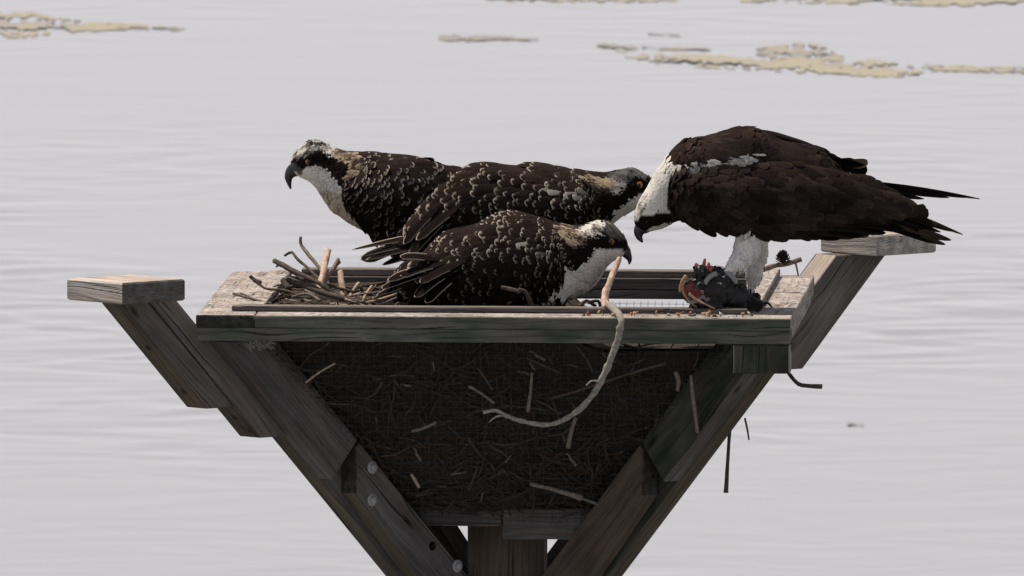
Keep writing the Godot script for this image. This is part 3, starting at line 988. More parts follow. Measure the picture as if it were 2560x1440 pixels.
func young_front_spec() -> Dictionary:
	return {
		"name": "osprey", "label": "young osprey lying low at the front rim with a branch at its bill",
		"face": 1.0, "young": true, "z0": 0.27, "brown": Color(0.027, 0.0193, 0.0165), "fringe": Color(0.62, 0.55, 0.46),
		"base": Vector3(0.0988, -0.0115, 0.27), "head": Vector2(0.1803, 0.1166), "look": Vector2(0.85, -0.5),
		"chains": [
			[[0.2066, 0.1075, 0.0193, 0, 0.85], [0.181, 0.1158, 0.0329, 0, 0.9], [0.1568, 0.1015, 0.0386, 0, 0.85], [0.1284, 0.0842, 0.0486, 0, 0.85], [0.095, 0.0811, 0.0643, 0, 0.85], [0.0239, 0.0864, 0.0771, 0, 0.8], [-0.0614, 0.0645, 0.07, 0, 0.8], [-0.1361, 0.0412, 0.0443, 0, 0.8], [-0.1894, 0.0237, 0.02, 0, 1]],
			[[0.1377, 0.0671, 0.0357, 0, 0.85], [0.1022, 0.0541, 0.0443, 0, 0.9]],
			[[0.1004, 0.0353, 0.0243, 0.035, 0.9], [0.1076, -0.0017, 0.0086, 0.035, 1]], [[0.097, 0.0301, 0.0243, -0.035, 0.9], [0.1042, -0.0069, 0.0086, -0.035, 1]]],
		"zones": [
			{"kind": "white", "line": [[0.2088, 0.0904, 0.0143], [0.1804, 0.0817, 0.0257], [0.1591, 0.0602, 0.0286], [0.1144, 0.0314, 0.0214]]},
			{"kind": "streak", "line": [[0.1496, 0.1313, 0.0129], [0.1766, 0.1415, 0.0143], [0.1908, 0.143, 0.0071]]},
			{"kind": "grey", "line": [[0.1994, 0.1387, 0.01], [0.2165, 0.1189, 0.0086]]},
			{"kind": "buff", "line": [[0.1233, 0.134, 0.0143], [0.1426, 0.1156, 0.0143]]},
			{"kind": "dark", "line": [[0.2165, 0.1118, 0.0086], [0.1952, 0.1159, 0.01], [0.171, 0.1129, 0.0086], [0.1497, 0.0957, 0.0129], [0.1384, 0.07, 0.0114]]},
			{"kind": "dark", "line": [[0.1059, 0.0007, 0.0171], [0.1414, 0.013, 0.0114]]}],
		"pale": [[[0.0523, 0.1072, 0.0043], [0.0736, 0.1024, 0.005]], [[0.0843, 0.0953, 0.0036], [0.1, 0.0925, 0.0036]]],
		"bill_line": [[0.2094, 0.1075, 0.015], [0.2201, 0.0997, 0.0114], [0.2265, 0.0905, 0.0071], [0.2294, 0.0834, 0.0043], [0.2287, 0.0756, 0.0007]],
		"eye": Vector2(0.1959, 0.1174), "eye_half": 0.0271, "eye_r": 0.0078, "iris": M.iris_orange,
		"wings": [
			{"top": [Vector2(0.1156, 0.0862), Vector2(0.0999, 0.1168), Vector2(0.0558, 0.1364), Vector2(-0.0012, 0.1475), Vector2(-0.058, 0.13), Vector2(-0.1042, 0.1084), Vector2(-0.1468, 0.0846), Vector2(-0.1788, 0.0523)],
			"bot": [Vector2(0.1157, 0.0542), Vector2(0.1037, 0.0221), Vector2(0.0561, 0.0054), Vector2(-0.0008, -0.0021), Vector2(-0.0577, -0.0068), Vector2(-0.1039, -0.0071), Vector2(-0.1466, -0.0045), Vector2(-0.1787, 0.0081)],
			"z": 0.080, "z0": 0.27, "rows": 24, "sides": [1.0, -1.0]}],
		"quills": [
			[Vector3(-0.0908, 0.0637, 0.32), Vector3(-0.2325, 0.01, 0.3), 0.022, 0.7], [Vector3(-0.0905, 0.0676, 0.325), Vector3(-0.2192, 0.0208, 0.31), 0.026, 0.4], [Vector3(-0.0903, 0.0751, 0.33), Vector3(-0.2101, 0.0344, 0.32), 0.028, 0.2], [Vector3(-0.0902, 0.0823, 0.332), Vector3(-0.1985, 0.0491, 0.325), 0.030, 0.1], [Vector3(-0.0829, 0.0862, 0.336), Vector3(-0.1755, 0.0567, 0.33), 0.030, 0.1],
			[Vector3(-0.0682, 0.0799, 0.345), Vector3(-0.1496, 0.0212, 0.348), 0.032, 0.0], [Vector3(-0.0609, 0.073, 0.348), Vector3(-0.1301, 0.0118, 0.353), 0.032, 0.0], [Vector3(-0.0573, 0.0874, 0.35), Vector3(-0.1401, 0.048, 0.353), 0.032, 0.0], [Vector3(-0.1045, 0.0857, 0.33), Vector3(-0.1761, 0.0916, 0.32), 0.026, 0.1]],
		"tail": [
			[Vector3(-0.1566, 0.0358, 0.285), Vector3(-0.2309, 0.0022, 0.29), 0.034, 0.1], [Vector3(-0.1574, 0.0346, 0.27), Vector3(-0.2356, -0.0015, 0.27), 0.034, 0.1], [Vector3(-0.1582, 0.0335, 0.255), Vector3(-0.2332, -0.0008, 0.25), 0.034, 0.1]],
		"feet": [[Vector3(0.1077, -0.0088, 0.305), 1.0, 0.0], [Vector3(0.1042, -0.014, 0.235), 1.0, 0.0]]}

# ------------------------------------------------------------------ the platform
const K := 1.0355
func arm_edge(h: float) -> float:
	return 0.929 + (h - 0.0367) * K
func leg_edge(h: float) -> float:
	return 0.386 + (h + 0.239) * K
func main_edge(h: float) -> float:
	return 0.449 + (h + 0.30) * K

func leg_board(called: String, poly: Array, n0: float, n1: float, fr: Transform3D, sg: float, mat: Material, end_mat: Material, parent: Node3D, face_mat: Material = null) -> MeshInstance3D:
	var m := board_mesh(PackedVector2Array(poly), sg * n0, sg * n1, Vector2(K, 1.0), mat, end_mat, face_mat)
	return part(called, m, null, parent, fr)

func bolt_mesh() -> ArrayMesh:
	var st := begin()
	# washer and a domed hexagonal head, axis along z
	for pr in [[[0.0, 0.0115], [0.0018, 0.0115], [0.0024, 0.0108], [0.0024, 0.0]], [[0.0024, 0.0072], [0.0068, 0.0072], [0.0080, 0.0058], [0.0084, 0.0]]]:
		var sides := 16 if pr[0][1] > 0.01 or pr[0][1] == 0.0 else 6
		for i in pr.size() - 1:
			for k in sides:
				var a0 := TAU * k / sides
				var a1 := TAU * (k + 1) / sides
				var z0: float = pr[i][0]
				var r0: float = pr[i][1]
				var z1: float = pr[i + 1][0]
				var r1: float = pr[i + 1][1]
				var q := [Vector3(cos(a0) * r0, sin(a0) * r0, z0), Vector3(cos(a1) * r0, sin(a1) * r0, z0), Vector3(cos(a1) * r1, sin(a1) * r1, z1), Vector3(cos(a0) * r1, sin(a0) * r1, z1)]
				for j in [0, 2, 1, 0, 3, 2]:
					st.add_vertex(q[j])
	st.generate_normals()
	return st.commit()

func build_platform() -> Node3D:
	var pf := thing("nesting_platform", "weathered wooden nesting platform with wire basket, slanting legs and two perch arms", "platform", Vector3(0, -RIM_HEIGHT - 0.5, 0))
	var G := Vector2(1, 0)
	var GZ := Vector2(0, 1)
	# rim, lower layer
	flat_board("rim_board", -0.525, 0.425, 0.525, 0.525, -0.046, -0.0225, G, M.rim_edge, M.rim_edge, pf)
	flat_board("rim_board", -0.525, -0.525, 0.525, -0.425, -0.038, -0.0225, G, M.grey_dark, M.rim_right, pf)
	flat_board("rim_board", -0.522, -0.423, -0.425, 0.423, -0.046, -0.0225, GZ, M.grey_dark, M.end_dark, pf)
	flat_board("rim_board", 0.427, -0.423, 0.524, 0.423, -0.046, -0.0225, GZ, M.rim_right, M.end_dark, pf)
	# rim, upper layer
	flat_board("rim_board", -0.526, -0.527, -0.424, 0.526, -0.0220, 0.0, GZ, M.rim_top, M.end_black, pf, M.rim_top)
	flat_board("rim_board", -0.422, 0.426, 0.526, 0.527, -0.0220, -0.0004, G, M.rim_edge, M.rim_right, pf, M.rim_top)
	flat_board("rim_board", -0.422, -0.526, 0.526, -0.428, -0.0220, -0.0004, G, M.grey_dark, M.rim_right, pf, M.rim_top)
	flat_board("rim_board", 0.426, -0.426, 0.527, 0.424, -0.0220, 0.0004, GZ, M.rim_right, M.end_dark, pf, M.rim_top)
	# battens that hold the wire down
	flat_board("batten", -0.468, 0.400, 0.446, 0.436, 0.0003, 0.0100, G, M.grey_dark, M.end_dark, pf, M.batten)
	flat_board("batten", -0.395, -0.470, 0.405, -0.434, 0.0003, 0.0130, G, M.batten, M.end_dark, pf, M.batten)
	flat_board("batten", -0.452, -0.432, -0.412, 0.395, 0.0006, 0.0100, GZ, M.batten, M.end_dark, pf, M.rim_top)
	flat_board("batten", 0.430, -0.490, 0.466, 0.360, 0.0010, 0.0140, GZ, M.batten, M.end_dark, pf, M.rim_top)
	# inner blocks of the back rim, standing on edge behind the wire
	# legs on the four diagonals
	var bm := bolt_mesh()
	var legs := [[Vector2(-1, 1), -1.0, true], [Vector2(1, 1), 1.0, false], [Vector2(1, -1), 1.0, true], [Vector2(-1, -1), -1.0, false]]
	for li in legs.size():
		var L: Array = legs[li]
		var u := Vector3(L[0].x, 0, L[0].y) * S2
		var fr := Transform3D(Basis(u, Vector3.UP, u.cross(Vector3.UP)), Vector3.ZERO)
		var sg: float = L[1]
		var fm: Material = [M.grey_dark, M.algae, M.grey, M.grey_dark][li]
		var h0 := -0.0475
		var he := -0.60
		var leg := leg_board("leg", [Vector2(main_edge(h0) - 0.129, h0), Vector2(main_edge(h0), h0), Vector2(main_edge(he), he), Vector2(main_edge(he) - 0.129, he)], -0.05, -0.0095, fr, sg, M.grey_brown, M.end_dark, pf, fm)
		var up_b := board_mesh(PackedVector2Array([Vector2(leg_edge(h0), h0), Vector2(leg_edge(h0) + 0.129, h0), Vector2(0.446, -0.306), Vector2(0.386, -0.239)]), sg * -0.0085, sg * 0.03, Vector2(K, 1), M.grey_dark, M.end_dark, fm)
		sub("upper_plank", up_b, null, leg)
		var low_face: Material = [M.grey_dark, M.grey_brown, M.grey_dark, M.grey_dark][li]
		var low_b := board_mesh(PackedVector2Array([Vector2(0.381, -0.244), Vector2(0.391, -0.250), Vector2(0.391, -0.334), Vector2(0.121, -0.619), Vector2(0.062, -0.554)]), sg * -0.0085, sg * 0.0302, Vector2(K, 1), M.grey_brown, M.end_black, low_face)
		if li == 0:
			# a drilled bolt hole that was never used
			var cs := CSGMesh3D.new()
			cs.name = "lower_plank"
			cs.mesh = low_b
			leg.add_child(cs)
			var hole := CSGCylinder3D.new()
			hole.name = "hole"
			hole.operation = CSGShape3D.OPERATION_SUBTRACTION
			hole.radius = 0.0085
			hole.height = 0.05
			hole.sides = 20
			hole.material = M.end_black
			hole.transform = Transform3D(Basis(Vector3.RIGHT, PI / 2.0), Vector3(0.207, -0.437, -0.028))
			cs.add_child(hole)
		else:
			sub("lower_plank", low_b, null, leg)
		for bp in [] if li == 1 or li == 2 else [Vector2(0.352, -0.289), Vector2(0.352, -0.347), Vector2(0.148, -0.476)]:
			var bxf := Transform3D(Basis.IDENTITY if sg > 0 else Basis(Vector3.UP, PI), Vector3(bp.x, bp.y, sg * 0.0300))
			sub("bolt", bm, M.steel, leg, bxf)
		if L[2]:
			# perch arm: two boards side by side and a square cap
			var t := 0.033
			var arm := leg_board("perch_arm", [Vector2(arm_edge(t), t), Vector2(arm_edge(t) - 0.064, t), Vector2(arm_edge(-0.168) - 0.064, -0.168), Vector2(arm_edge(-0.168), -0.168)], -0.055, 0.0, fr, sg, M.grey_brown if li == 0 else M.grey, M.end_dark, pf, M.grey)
			var inner := board_mesh(PackedVector2Array([Vector2(arm_edge(t) - 0.0655, t), Vector2(arm_edge(t) - 0.130, t), Vector2(arm_edge(-0.226) - 0.130, -0.226), Vector2(arm_edge(-0.226) - 0.0655, -0.226)]), sg * -0.0555, sg * 0.0012, Vector2(K, 1), M.grey_brown if li == 0 else M.pale, M.end_dark, M.grey)  # right arm: sunlight on the top edge painted in as paler wood
			sub("inner_plank", inner, null, arm)
			# screws driven up through the undersides
			for sp in [[-0.137, 0.0, 0.0], [-0.055, 0.0, 0.0], [-0.190, -0.0655, 0.0], [-0.214, -0.0655, 0.012]]:
				var nb := Vector3(1.0, -K, 0.0).normalized()
				var sb := Basis(Vector3(K, 1.0, 0.0).normalized(), nb.cross(Vector3(K, 1.0, 0.0).normalized()), nb)
				sub("screw", bm, M.rust, arm, Transform3D(sb.scaled(Vector3.ONE * 0.55), Vector3(arm_edge(sp[0]) + sp[1], sp[0], sg * (-0.026 + sp[2]))))
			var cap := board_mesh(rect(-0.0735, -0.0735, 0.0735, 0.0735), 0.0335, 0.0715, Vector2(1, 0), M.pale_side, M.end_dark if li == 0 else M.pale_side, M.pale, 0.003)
			# grain of the cap runs towards the platform side: end grain faces it
			var cb := Basis(fr.basis.x, -fr.basis.z, Vector3.UP)
			cb = cb * Basis(Vector3(0, 0, 1), PI / 2.0)
			sub("perch_cap", cap, null, arm, Transform3D(fr.basis.inverse() * cb, Vector3(0.905, 0, sg * -0.004)))
	# block under the right front corner
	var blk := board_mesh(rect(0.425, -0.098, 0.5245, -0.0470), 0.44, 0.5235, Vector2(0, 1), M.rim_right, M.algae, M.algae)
	part("corner_block", blk, null, pf)
	# base frame round the post
	for c in [[rect(-0.215, -0.402, -0.002, -0.364), 0.120], [rect(0.0, -0.424, 0.232, -0.370), 0.128], [rect(-0.20, -0.402, 0.20, -0.364), -0.160]]:
		part("base_cleat", board_mesh(c[0], 0.0, 0.038, Vector2(1, 0), M.grey_dark, M.end_dark), null, pf, Transform3D(Basis.IDENTITY, Vector3(0, 0, c[1])))
	for x in [0.122, -0.160]:
		part("base_cleat", board_mesh(rect(-0.115, -0.400, 0.118, -0.366), 0.0, 0.038, Vector2(1, 0), M.grey_dark, M.end_dark), null, pf, Transform3D(Basis(Vector3.UP, PI / 2.0), Vector3(x, 0, 0)))
	# post
	var pm := board_mesh(PackedVector2Array([Vector2(-4.15, -0.068), Vector2(-0.40, -0.068), Vector2(-0.40, 0.068), Vector2(-4.15, 0.068)]), -0.068, 0.068, Vector2(1, 0), M.post, M.end_dark)
	part("post", pm, null, pf, Transform3D(Basis(Vector3(0, 1, 0), Vector3(-1, 0, 0), Vector3(0, 0, 1)), Vector3.ZERO))
	# wire basket: four sloping panels of half-inch mesh
	for s in 4:
		var st := begin()
		var rot := Basis(Vector3.UP, PI / 2.0 * s)
		for i in 75:
			var x := -0.47 + 0.0127 * i
			if absf(x) > 0.465:
				continue
			var h1 := -0.40 if absf(x) < 0.16 else -0.045 - (0.47 - absf(x)) / 0.873
			wire(st, rot * Vector3(x, -0.045, 0.470), rot * Vector3(x, h1, 0.470 - (-h1 - 0.045) * 0.873))
		for i in 37:
			var f := (i + 0.5) / 37.0
			var h := lerpf(-0.045, -0.40, f)
			var e := 0.470 - (-h - 0.045) * 0.873
			wire(st, rot * Vector3(-e, h, e + 0.0008), rot * Vector3(e, h, e + 0.0008))
		st.generate_normals()
		var wp := part("wire_mesh", st.commit(), M.wire, pf)
		wp.set_meta("kind", "stuff")
	return pf

func wire(st: SurfaceTool, a: Vector3, b: Vector3) -> void:
	var d := (b - a).normalized()
	var s := d.cross(Vector3(0.3, 0.9, 0.31)).normalized() * 0.00042
	var t := d.cross(s).normalized() * 0.00042
	for q in [[s, t], [t, -s], [-s, -t], [-t, s]]:
		for v in [a + q[0], b + q[1], a + q[1], a + q[0], b + q[0], b + q[1]]:
			st.add_vertex(v)

# ------------------------------------------------------------------ the nest
func twig_variant(length: float, r: float) -> ArrayMesh:
	var pts := []
	var n := 4
	for i in n + 1:
		pts.append(Vector3((float(i) / n - 0.5) * length, rng.randf_range(-1, 1) * length * 0.05, rng.randf_range(-1, 1) * length * 0.05))
	return tube_mesh(pts, r, r * 0.5, 2, 5, 0.5)

func nest_top(x: float, z: float) -> float:
	var right := smoothstep(0.06, 0.2, x)
	var h := lerpf(-0.012, -0.068, right)
	h = lerpf(h, -0.085, smoothstep(0.0, -0.35, z) * right)
	h += 0.010 * nz2.get_noise_2d(x * 40.0, z * 40.0)
	return h

func nest_half(h: float) -> float:
	return 0.470 - (-h - 0.045) * 0.873

func build_nest() -> Node3D:
	var ns := thing("nest", "dark tangled stick nest packed into the wire basket", "nest", Vector3(0, -0.38, 0))
	# packed core
	var st := begin()
	st.set_smooth_group(0)
	var nn := 30
	var lev := 16
	var rows := []
	for l in lev + 1:
		var h := lerpf(-0.385, -0.046, float(l) / lev)
		var e := nest_half(h) - 0.016
		var ring := []
		for s in 4:
			for i in nn:
				var f := -1.0 + 2.0 * i / nn
				var p := Vector3(f * e, h, e)
				var w := nz2.get_noise_3d(p.x * 50.0 + s * 77.0, p.y * 50.0, 3.0)
				p.z += w * 0.030 - 0.022
				p = Basis(Vector3.UP, PI / 2.0 * s) * p
				p.y = minf(p.y, nest_top(p.x, p.z) + 0.004)
				ring.append(p)
		rows.append(ring)
	for l in lev:
		for i in rows[l].size():
			var i2: int = (i + 1) % rows[l].size()
			for v in [rows[l][i], rows[l + 1][i2], rows[l][i2], rows[l][i], rows[l + 1][i], rows[l + 1][i2]]:
				st.add_vertex(v)
	var top := 28
	var em := nest_half(-0.046) - 0.02
	for i in top:
		for j in top:
			var q := []
			for c in [[0, 0], [1, 0], [1, 1], [0, 1]]:
				var x: float = lerpf(-em, em, float(i + c[0]) / top)
				var z: float = lerpf(-em, em, float(j + c[1]) / top)
				q.append(Vector3(x, nest_top(x, z), z))
			for k in [0, 2, 1, 0, 3, 2]:
				st.add_vertex(q[k])
	st.generate_normals()
	part("packed_core", st.commit(), M.soil, ns)
	# loose twigs that show through the wire: parts; the rest of the tangle is one mass
	var vars_ := []
	for k in 10:
		vars_.append(twig_variant(rng.randf_range(0.05, 0.15), rng.randf_range(0.0012, 0.0034)))
	var mats := [M.bark1, M.bark3, M.bark3, M.bark3, M.bark3, M.bark3, M.bark1]
	for i in 130:
		var h := rng.randf_range(-0.37, -0.06)
		var e := nest_half(h)
		var x := rng.randf_range(-1, 1) * (e - 0.05)
		var b := Basis(Vector3(0, -0.658, 0.753), rng.randf_range(-PI, PI)) * Basis(Vector3(1, 0, 0), -0.72)
		b = b * Basis(Vector3.UP, rng.randf_range(-0.35, 0.35))
		part("twig", vars_[rng.randi() % 10], mats[rng.randi() % 7], ns, Transform3D(b, Vector3(x, h + 0.004, e - 0.008)))
	for i in 60:
		var x := rng.randf_range(-0.42, 0.40)
		var z := rng.randf_range(-0.36, 0.38)
		var b := Basis(Vector3.UP, rng.randf_range(-PI, PI)) * Basis(Vector3(0, 0, 1), rng.randf_range(-0.2, 0.2))
		part("twig", vars_[rng.randi() % 10], mats[rng.randi() % 7], ns, Transform3D(b, Vector3(x, nest_top(x, z) + 0.003, z)))
	var litter := [M.bark0, M.bark2, M.bark1, M.bark3, M.bark1]
	for i in 70:
		var x := rng.randf_range(-0.44, -0.16)
		var z := rng.randf_range(-0.05, 0.39)
		var b := Basis(Vector3.UP, rng.randf_range(-PI, PI)) * Basis(Vector3(0, 0, 1), rng.randf_range(-0.35, 0.35))
		part("twig", vars_[rng.randi() % 10], litter[rng.randi() % 5], ns, Transform3D(b.scaled(Vector3.ONE * rng.randf_range(0.5, 1.0)), Vector3(x, nest_top(x, z) + rng.randf_range(0.003, 0.022), z)))
	var chips := []
	for k in 4:
		chips.append(twig_variant(rng.randf_range(0.015, 0.035), rng.randf_range(0.002, 0.0042)))
	for i in 40:
		var h := rng.randf_range(-0.35, -0.07)
		var e := nest_half(h)
		var x := rng.randf_range(-1, 1) * (e - 0.06)
		var b := Basis(Vector3(0, -0.658, 0.753), rng.randf_range(-PI, PI)) * Basis(Vector3(1, 0, 0), -0.72)
		part("chip", chips[rng.randi() % 4], [M.bark1, M.bark1, M.bark3, M.bark0][rng.randi() % 4], ns, Transform3D(b, Vector3(x, h + 0.003, e - 0.007)))
	var mm := MultiMesh.new()
	mm.transform_format = MultiMesh.TRANSFORM_3D
	mm.mesh = vars_[3]
	mm.instance_count = 4200
	for i in 4200:
		var s := i % 4
		var h := rng.randf_range(-0.38, -0.05)
		var e := nest_half(h)
		var p := Vector3(rng.randf_range(-1, 1) * (e - 0.03), h, e - rng.randf_range(0.004, 0.030))
		var b := Basis(Vector3(0, -0.658, 0.753), rng.randf_range(-PI, PI)) * Basis(Vector3(1, 0, 0), -0.72)
		var at := Basis(Vector3.UP, PI / 2.0 * s) * p
		if at.y > nest_top(at.x, at.z) - 0.035:
			p.y -= 0.06
			p.z -= 0.052
		mm.set_instance_transform(i, Transform3D(Basis(Vector3.UP, PI / 2.0 * s), Vector3.ZERO) * Transform3D(b.scaled(Vector3.ONE * rng.randf_range(0.4, 0.9)), p))
	var mi := MultiMeshInstance3D.new()
	mi.name = "twig_tangle"
	mi.multimesh = mm
	mi.material_override = M.bark3
	mi.set_meta("kind", "stuff")
	mi.position = -(ns.get_meta("base") as Vector3)
	ns.add_child(mi)
	# the heap of bare sticks on the left
	for s in [
		[[Vector3(-0.4065, 0.0728, 0.2), Vector3(-0.365, 0.0568, 0.25), Vector3(-0.3194, 0.0401, 0.3), Vector3(-0.2974, 0.0225, 0.31)], 6.5, 5.0, M.bark1],
		[[Vector3(-0.3802, 0.0395, 0.21), Vector3(-0.3424, 0.0327, 0.27), Vector3(-0.2927, 0.0204, 0.33), Vector3(-0.2347, 0.008, 0.35)], 9.0, 6.5, M.bark1],
		[[Vector3(-0.3123, 0.092, 0.19), Vector3(-0.3156, 0.0663, 0.23), Vector3(-0.3205, 0.0365, 0.28), Vector3(-0.3227, 0.0173, 0.29)], 8.0, 8.5, M.bare],
		[[Vector3(-0.2953, 0.0728, 0.15), Vector3(-0.3044, 0.0563, 0.19), Vector3(-0.313, 0.0393, 0.25), Vector3(-0.3175, 0.0122, 0.27)], 4.5, 6.0, M.bark0],
		[[Vector3(-0.2924, 0.0678, 0.15), Vector3(-0.2968, 0.0628, 0.16), Vector3(-0.3007, 0.0578, 0.18)], 3.0, 3.0, M.bark0],
		[[Vector3(-0.3682, 0.1051, 0.05), Vector3(-0.3668, 0.0893, 0.05), Vector3(-0.3527, 0.0737, 0.07), Vector3(-0.3309, 0.0517, 0.1), Vector3(-0.3101, 0.0212, 0.15)], 4.0, 5.0, M.bark0],
		[[Vector3(-0.3975, 0.0705, 0.05), Vector3(-0.3846, 0.0771, 0.05), Vector3(-0.3727, 0.0664, 0.07), Vector3(-0.3544, 0.0537, 0.09), Vector3(-0.328, 0.0354, 0.15)], 3.0, 4.0, M.bark1],
		[[Vector3(-0.4419, 0.042, 0.25), Vector3(-0.4291, 0.0336, 0.25), Vector3(-0.4164, 0.0273, 0.26), Vector3(-0.3845, 0.0261, 0.28), Vector3(-0.3585, 0.0199, 0.3)], 3.0, 3.2, M.bark1],
		[[Vector3(-0.4738, 0.0228, 0.31), Vector3(-0.4448, 0.0151, 0.32), Vector3(-0.41, 0.0061, 0.33)], 3.4, 3.6, M.bark0],
		[[Vector3(-0.4616, 0.0221, 0.3), Vector3(-0.4326, 0.0123, 0.31), Vector3(-0.4029, 0.0055, 0.33)], 2.4, 2.6, M.bark0],
		[[Vector3(-0.2895, 0.0536, 0.2), Vector3(-0.2842, 0.0344, 0.23), Vector3(-0.2795, 0.011, 0.25)], 7.0, 9.0, M.bark2],
		[[Vector3(-0.2543, 0.0361, 0.23), Vector3(-0.261, 0.0275, 0.25), Vector3(-0.2698, 0.0125, 0.27)], 4.5, 5.0, M.bark2],
		[[Vector3(-0.2368, 0.0102, 0.35), Vector3(-0.2098, 0.0167, 0.35), Vector3(-0.1806, 0.0261, 0.34)], 2.6, 2.6, M.bark2],
		[[Vector3(-0.2169, 0.0067, 0.35), Vector3(-0.1992, 0.0118, 0.35), Vector3(-0.18, 0.0198, 0.35)], 2.6, 2.4, M.bark0],
		[[Vector3(-0.3988, 0.011, 0.28), Vector3(-0.3917, 0.0175, 0.28), Vector3(-0.3803, 0.0247, 0.28)], 3.0, 3.0, M.bark1],
		[[Vector3(-0.391, 0.0402, 0.22), Vector3(-0.3861, 0.0352, 0.23), Vector3(-0.3778, 0.0268, 0.25)], 6.0, 8.0, M.bark3],
		[[Vector3(-0.4487, 0.0469, 0.22), Vector3(-0.4416, 0.042, 0.22), Vector3(-0.4288, 0.0364, 0.23)], 5.0, 4.0, M.bark1],
		[[Vector3(-0.4066, 0.0578, 0.15), Vector3(-0.3994, 0.0607, 0.15), Vector3(-0.3837, 0.0522, 0.15), Vector3(-0.3537, 0.0389, 0.2)], 2.4, 3.0, M.bark1],
		[[Vector3(-0.346, 0.0263, 0.27), Vector3(-0.3193, 0.018, 0.3), Vector3(-0.282, 0.0119, 0.33)], 4.0, 4.0, M.bark2],
		[[Vector3(-0.3685, 0.017, 0.31), Vector3(-0.3401, 0.0222, 0.31), Vector3(-0.3176, 0.0117, 0.33)], 3.0, 4.0, M.bark0],
		[[Vector3(-0.2695, 0.0169, 0.3), Vector3(-0.2446, 0.0221, 0.3), Vector3(-0.2055, 0.0273, 0.3)], 3.0, 2.0, M.bark0],
		[[Vector3(-0.2297, 0.0327, 0.25), Vector3(-0.2386, 0.0206, 0.28), Vector3(-0.244, 0.0071, 0.31)], 3.0, 3.5, M.bark2],
		[[Vector3(-0.3394, 0.0462, 0.2), Vector3(-0.302, 0.0308, 0.23), Vector3(-0.257, 0.0233, 0.27)], 3.5, 3.0, M.bark3],
		[[Vector3(0.0064, 0.0409, 0.37), Vector3(0.0255, 0.0368, 0.37), Vector3(0.0419, 0.0326, 0.37)], 5.0, 6.0, M.bark1],
		[[Vector3(0.0369, 0.0369, 0.37), Vector3(0.0483, 0.0341, 0.37), Vector3(0.0554, 0.0221, 0.37), Vector3(0.0613, 0.0036, 0.36)], 5.5, 7.0, M.bark1],
		[[Vector3(0.1449, 0.0063, 0.37), Vector3(0.156, 0.0162, 0.35), Vector3(0.1737, 0.0064, 0.35)], 5.0, 4.0, M.bark3],
		[[Vector3(0.1605, 0.0142, 0.37), Vector3(0.1777, 0.0171, 0.36), Vector3(0.1808, 0.005, 0.35)], 4.0, 4.0, M.bark3]]:
		part("stick", tube_mesh(s[0], s[1] / 1400.0, s[2] / 1400.0, 4, 8, 0.5), s[3], ns)
	# pale twigs that poke out through the wire
	for s in [
		[[Vector3(0.0945, -0.1554, 0.3895), Vector3(0.17, -0.1304, 0.4113), Vector3(0.2345, -0.1074, 0.4288), Vector3(0.3028, -0.0861, 0.45)], 3.0, 4.0, M.bark1],
		[[Vector3(0.0646, -0.106, 0.4326), Vector3(0.0602, -0.1427, 0.4006), Vector3(0.0544, -0.1793, 0.3686)], 3.0, 5.0, M.bark0],
		[[Vector3(0.1392, -0.1917, 0.3577), Vector3(0.1297, -0.2183, 0.3372), Vector3(0.1229, -0.2467, 0.3124)], 5.0, 6.0, M.bark0],
		[[Vector3(0.3482, -0.106, 0.4831), Vector3(0.3523, -0.1587, 0.4437), Vector3(0.3571, -0.2115, 0.4042)], 4.0, 5.5, M.bark0],
		[[Vector3(-0.0486, -0.132, 0.4099), Vector3(-0.0258, -0.1471, 0.3967), Vector3(-0.0053, -0.1645, 0.3815)], 3.5, 3.0, M.bark0],
		[[Vector3(-0.0308, -0.0976, 0.44), Vector3(-0.0176, -0.1203, 0.4201), Vector3(-0.0064, -0.1393, 0.4035)], 2.5, 2.5, M.bark1],
		[[Vector3(-0.3365, -0.1252, 0.4398), Vector3(-0.3108, -0.1063, 0.443), Vector3(-0.2838, -0.0904, 0.4436)], 3.5, 2.5, M.bark2],
		[[Vector3(-0.1579, -0.3009, 0.273), Vector3(-0.1513, -0.3131, 0.2623), Vector3(-0.1447, -0.3253, 0.2516)], 4.0, 4.0, M.bark2],
		[[Vector3(0.0521, -0.3189, 0.2439), Vector3(0.1051, -0.3321, 0.235), Vector3(0.1438, -0.3449, 0.2239)], 4.0, 8.0, M.bark0],
		[[Vector3(0.1192, -0.3351, 0.2324), Vector3(0.1507, -0.3487, 0.2205), Vector3(0.1753, -0.3585, 0.212)], 4.0, 3.0, M.bark0],
		[[Vector3(0.1446, -0.0545, 0.4776), Vector3(0.1614, -0.0772, 0.4578), Vector3(0.1724, -0.1038, 0.4346)], 2.0, 2.0, M.bark1],
		[[Vector3(0.0549, -0.0782, 0.4543), Vector3(0.0793, -0.0894, 0.4445), Vector3(0.1141, -0.1059, 0.43)], 2.4, 2.0, M.bark1],
		[[Vector3(0.0694, -0.1581, 0.3845), Vector3(0.0902, -0.1694, 0.3746), Vector3(0.1123, -0.1852, 0.3607)], 2.0, 2.0, M.bark1],
		[[Vector3(-0.1535, -0.2192, 0.331), Vector3(-0.1317, -0.2127, 0.3394), Vector3(-0.1099, -0.2011, 0.3495)], 4.5, 3.0, M.bark0],
		[[Vector3(0.3204, -0.1019, 0.4469), Vector3(0.3247, -0.1209, 0.4303), Vector3(0.322, -0.1361, 0.4169)], 5.0, 6.0, M.bark0],
		[[Vector3(0.1926, -0.0652, 0.4736), Vector3(0.1951, -0.0727, 0.467), Vector3(0.2145, -0.084, 0.4572)], 2.0, 2.0, M.bark1]]:
		part("stick", tube_mesh(s[0], s[1] / 1400.0, s[2] / 1400.0, 3, 7, 0.5), s[3], ns)
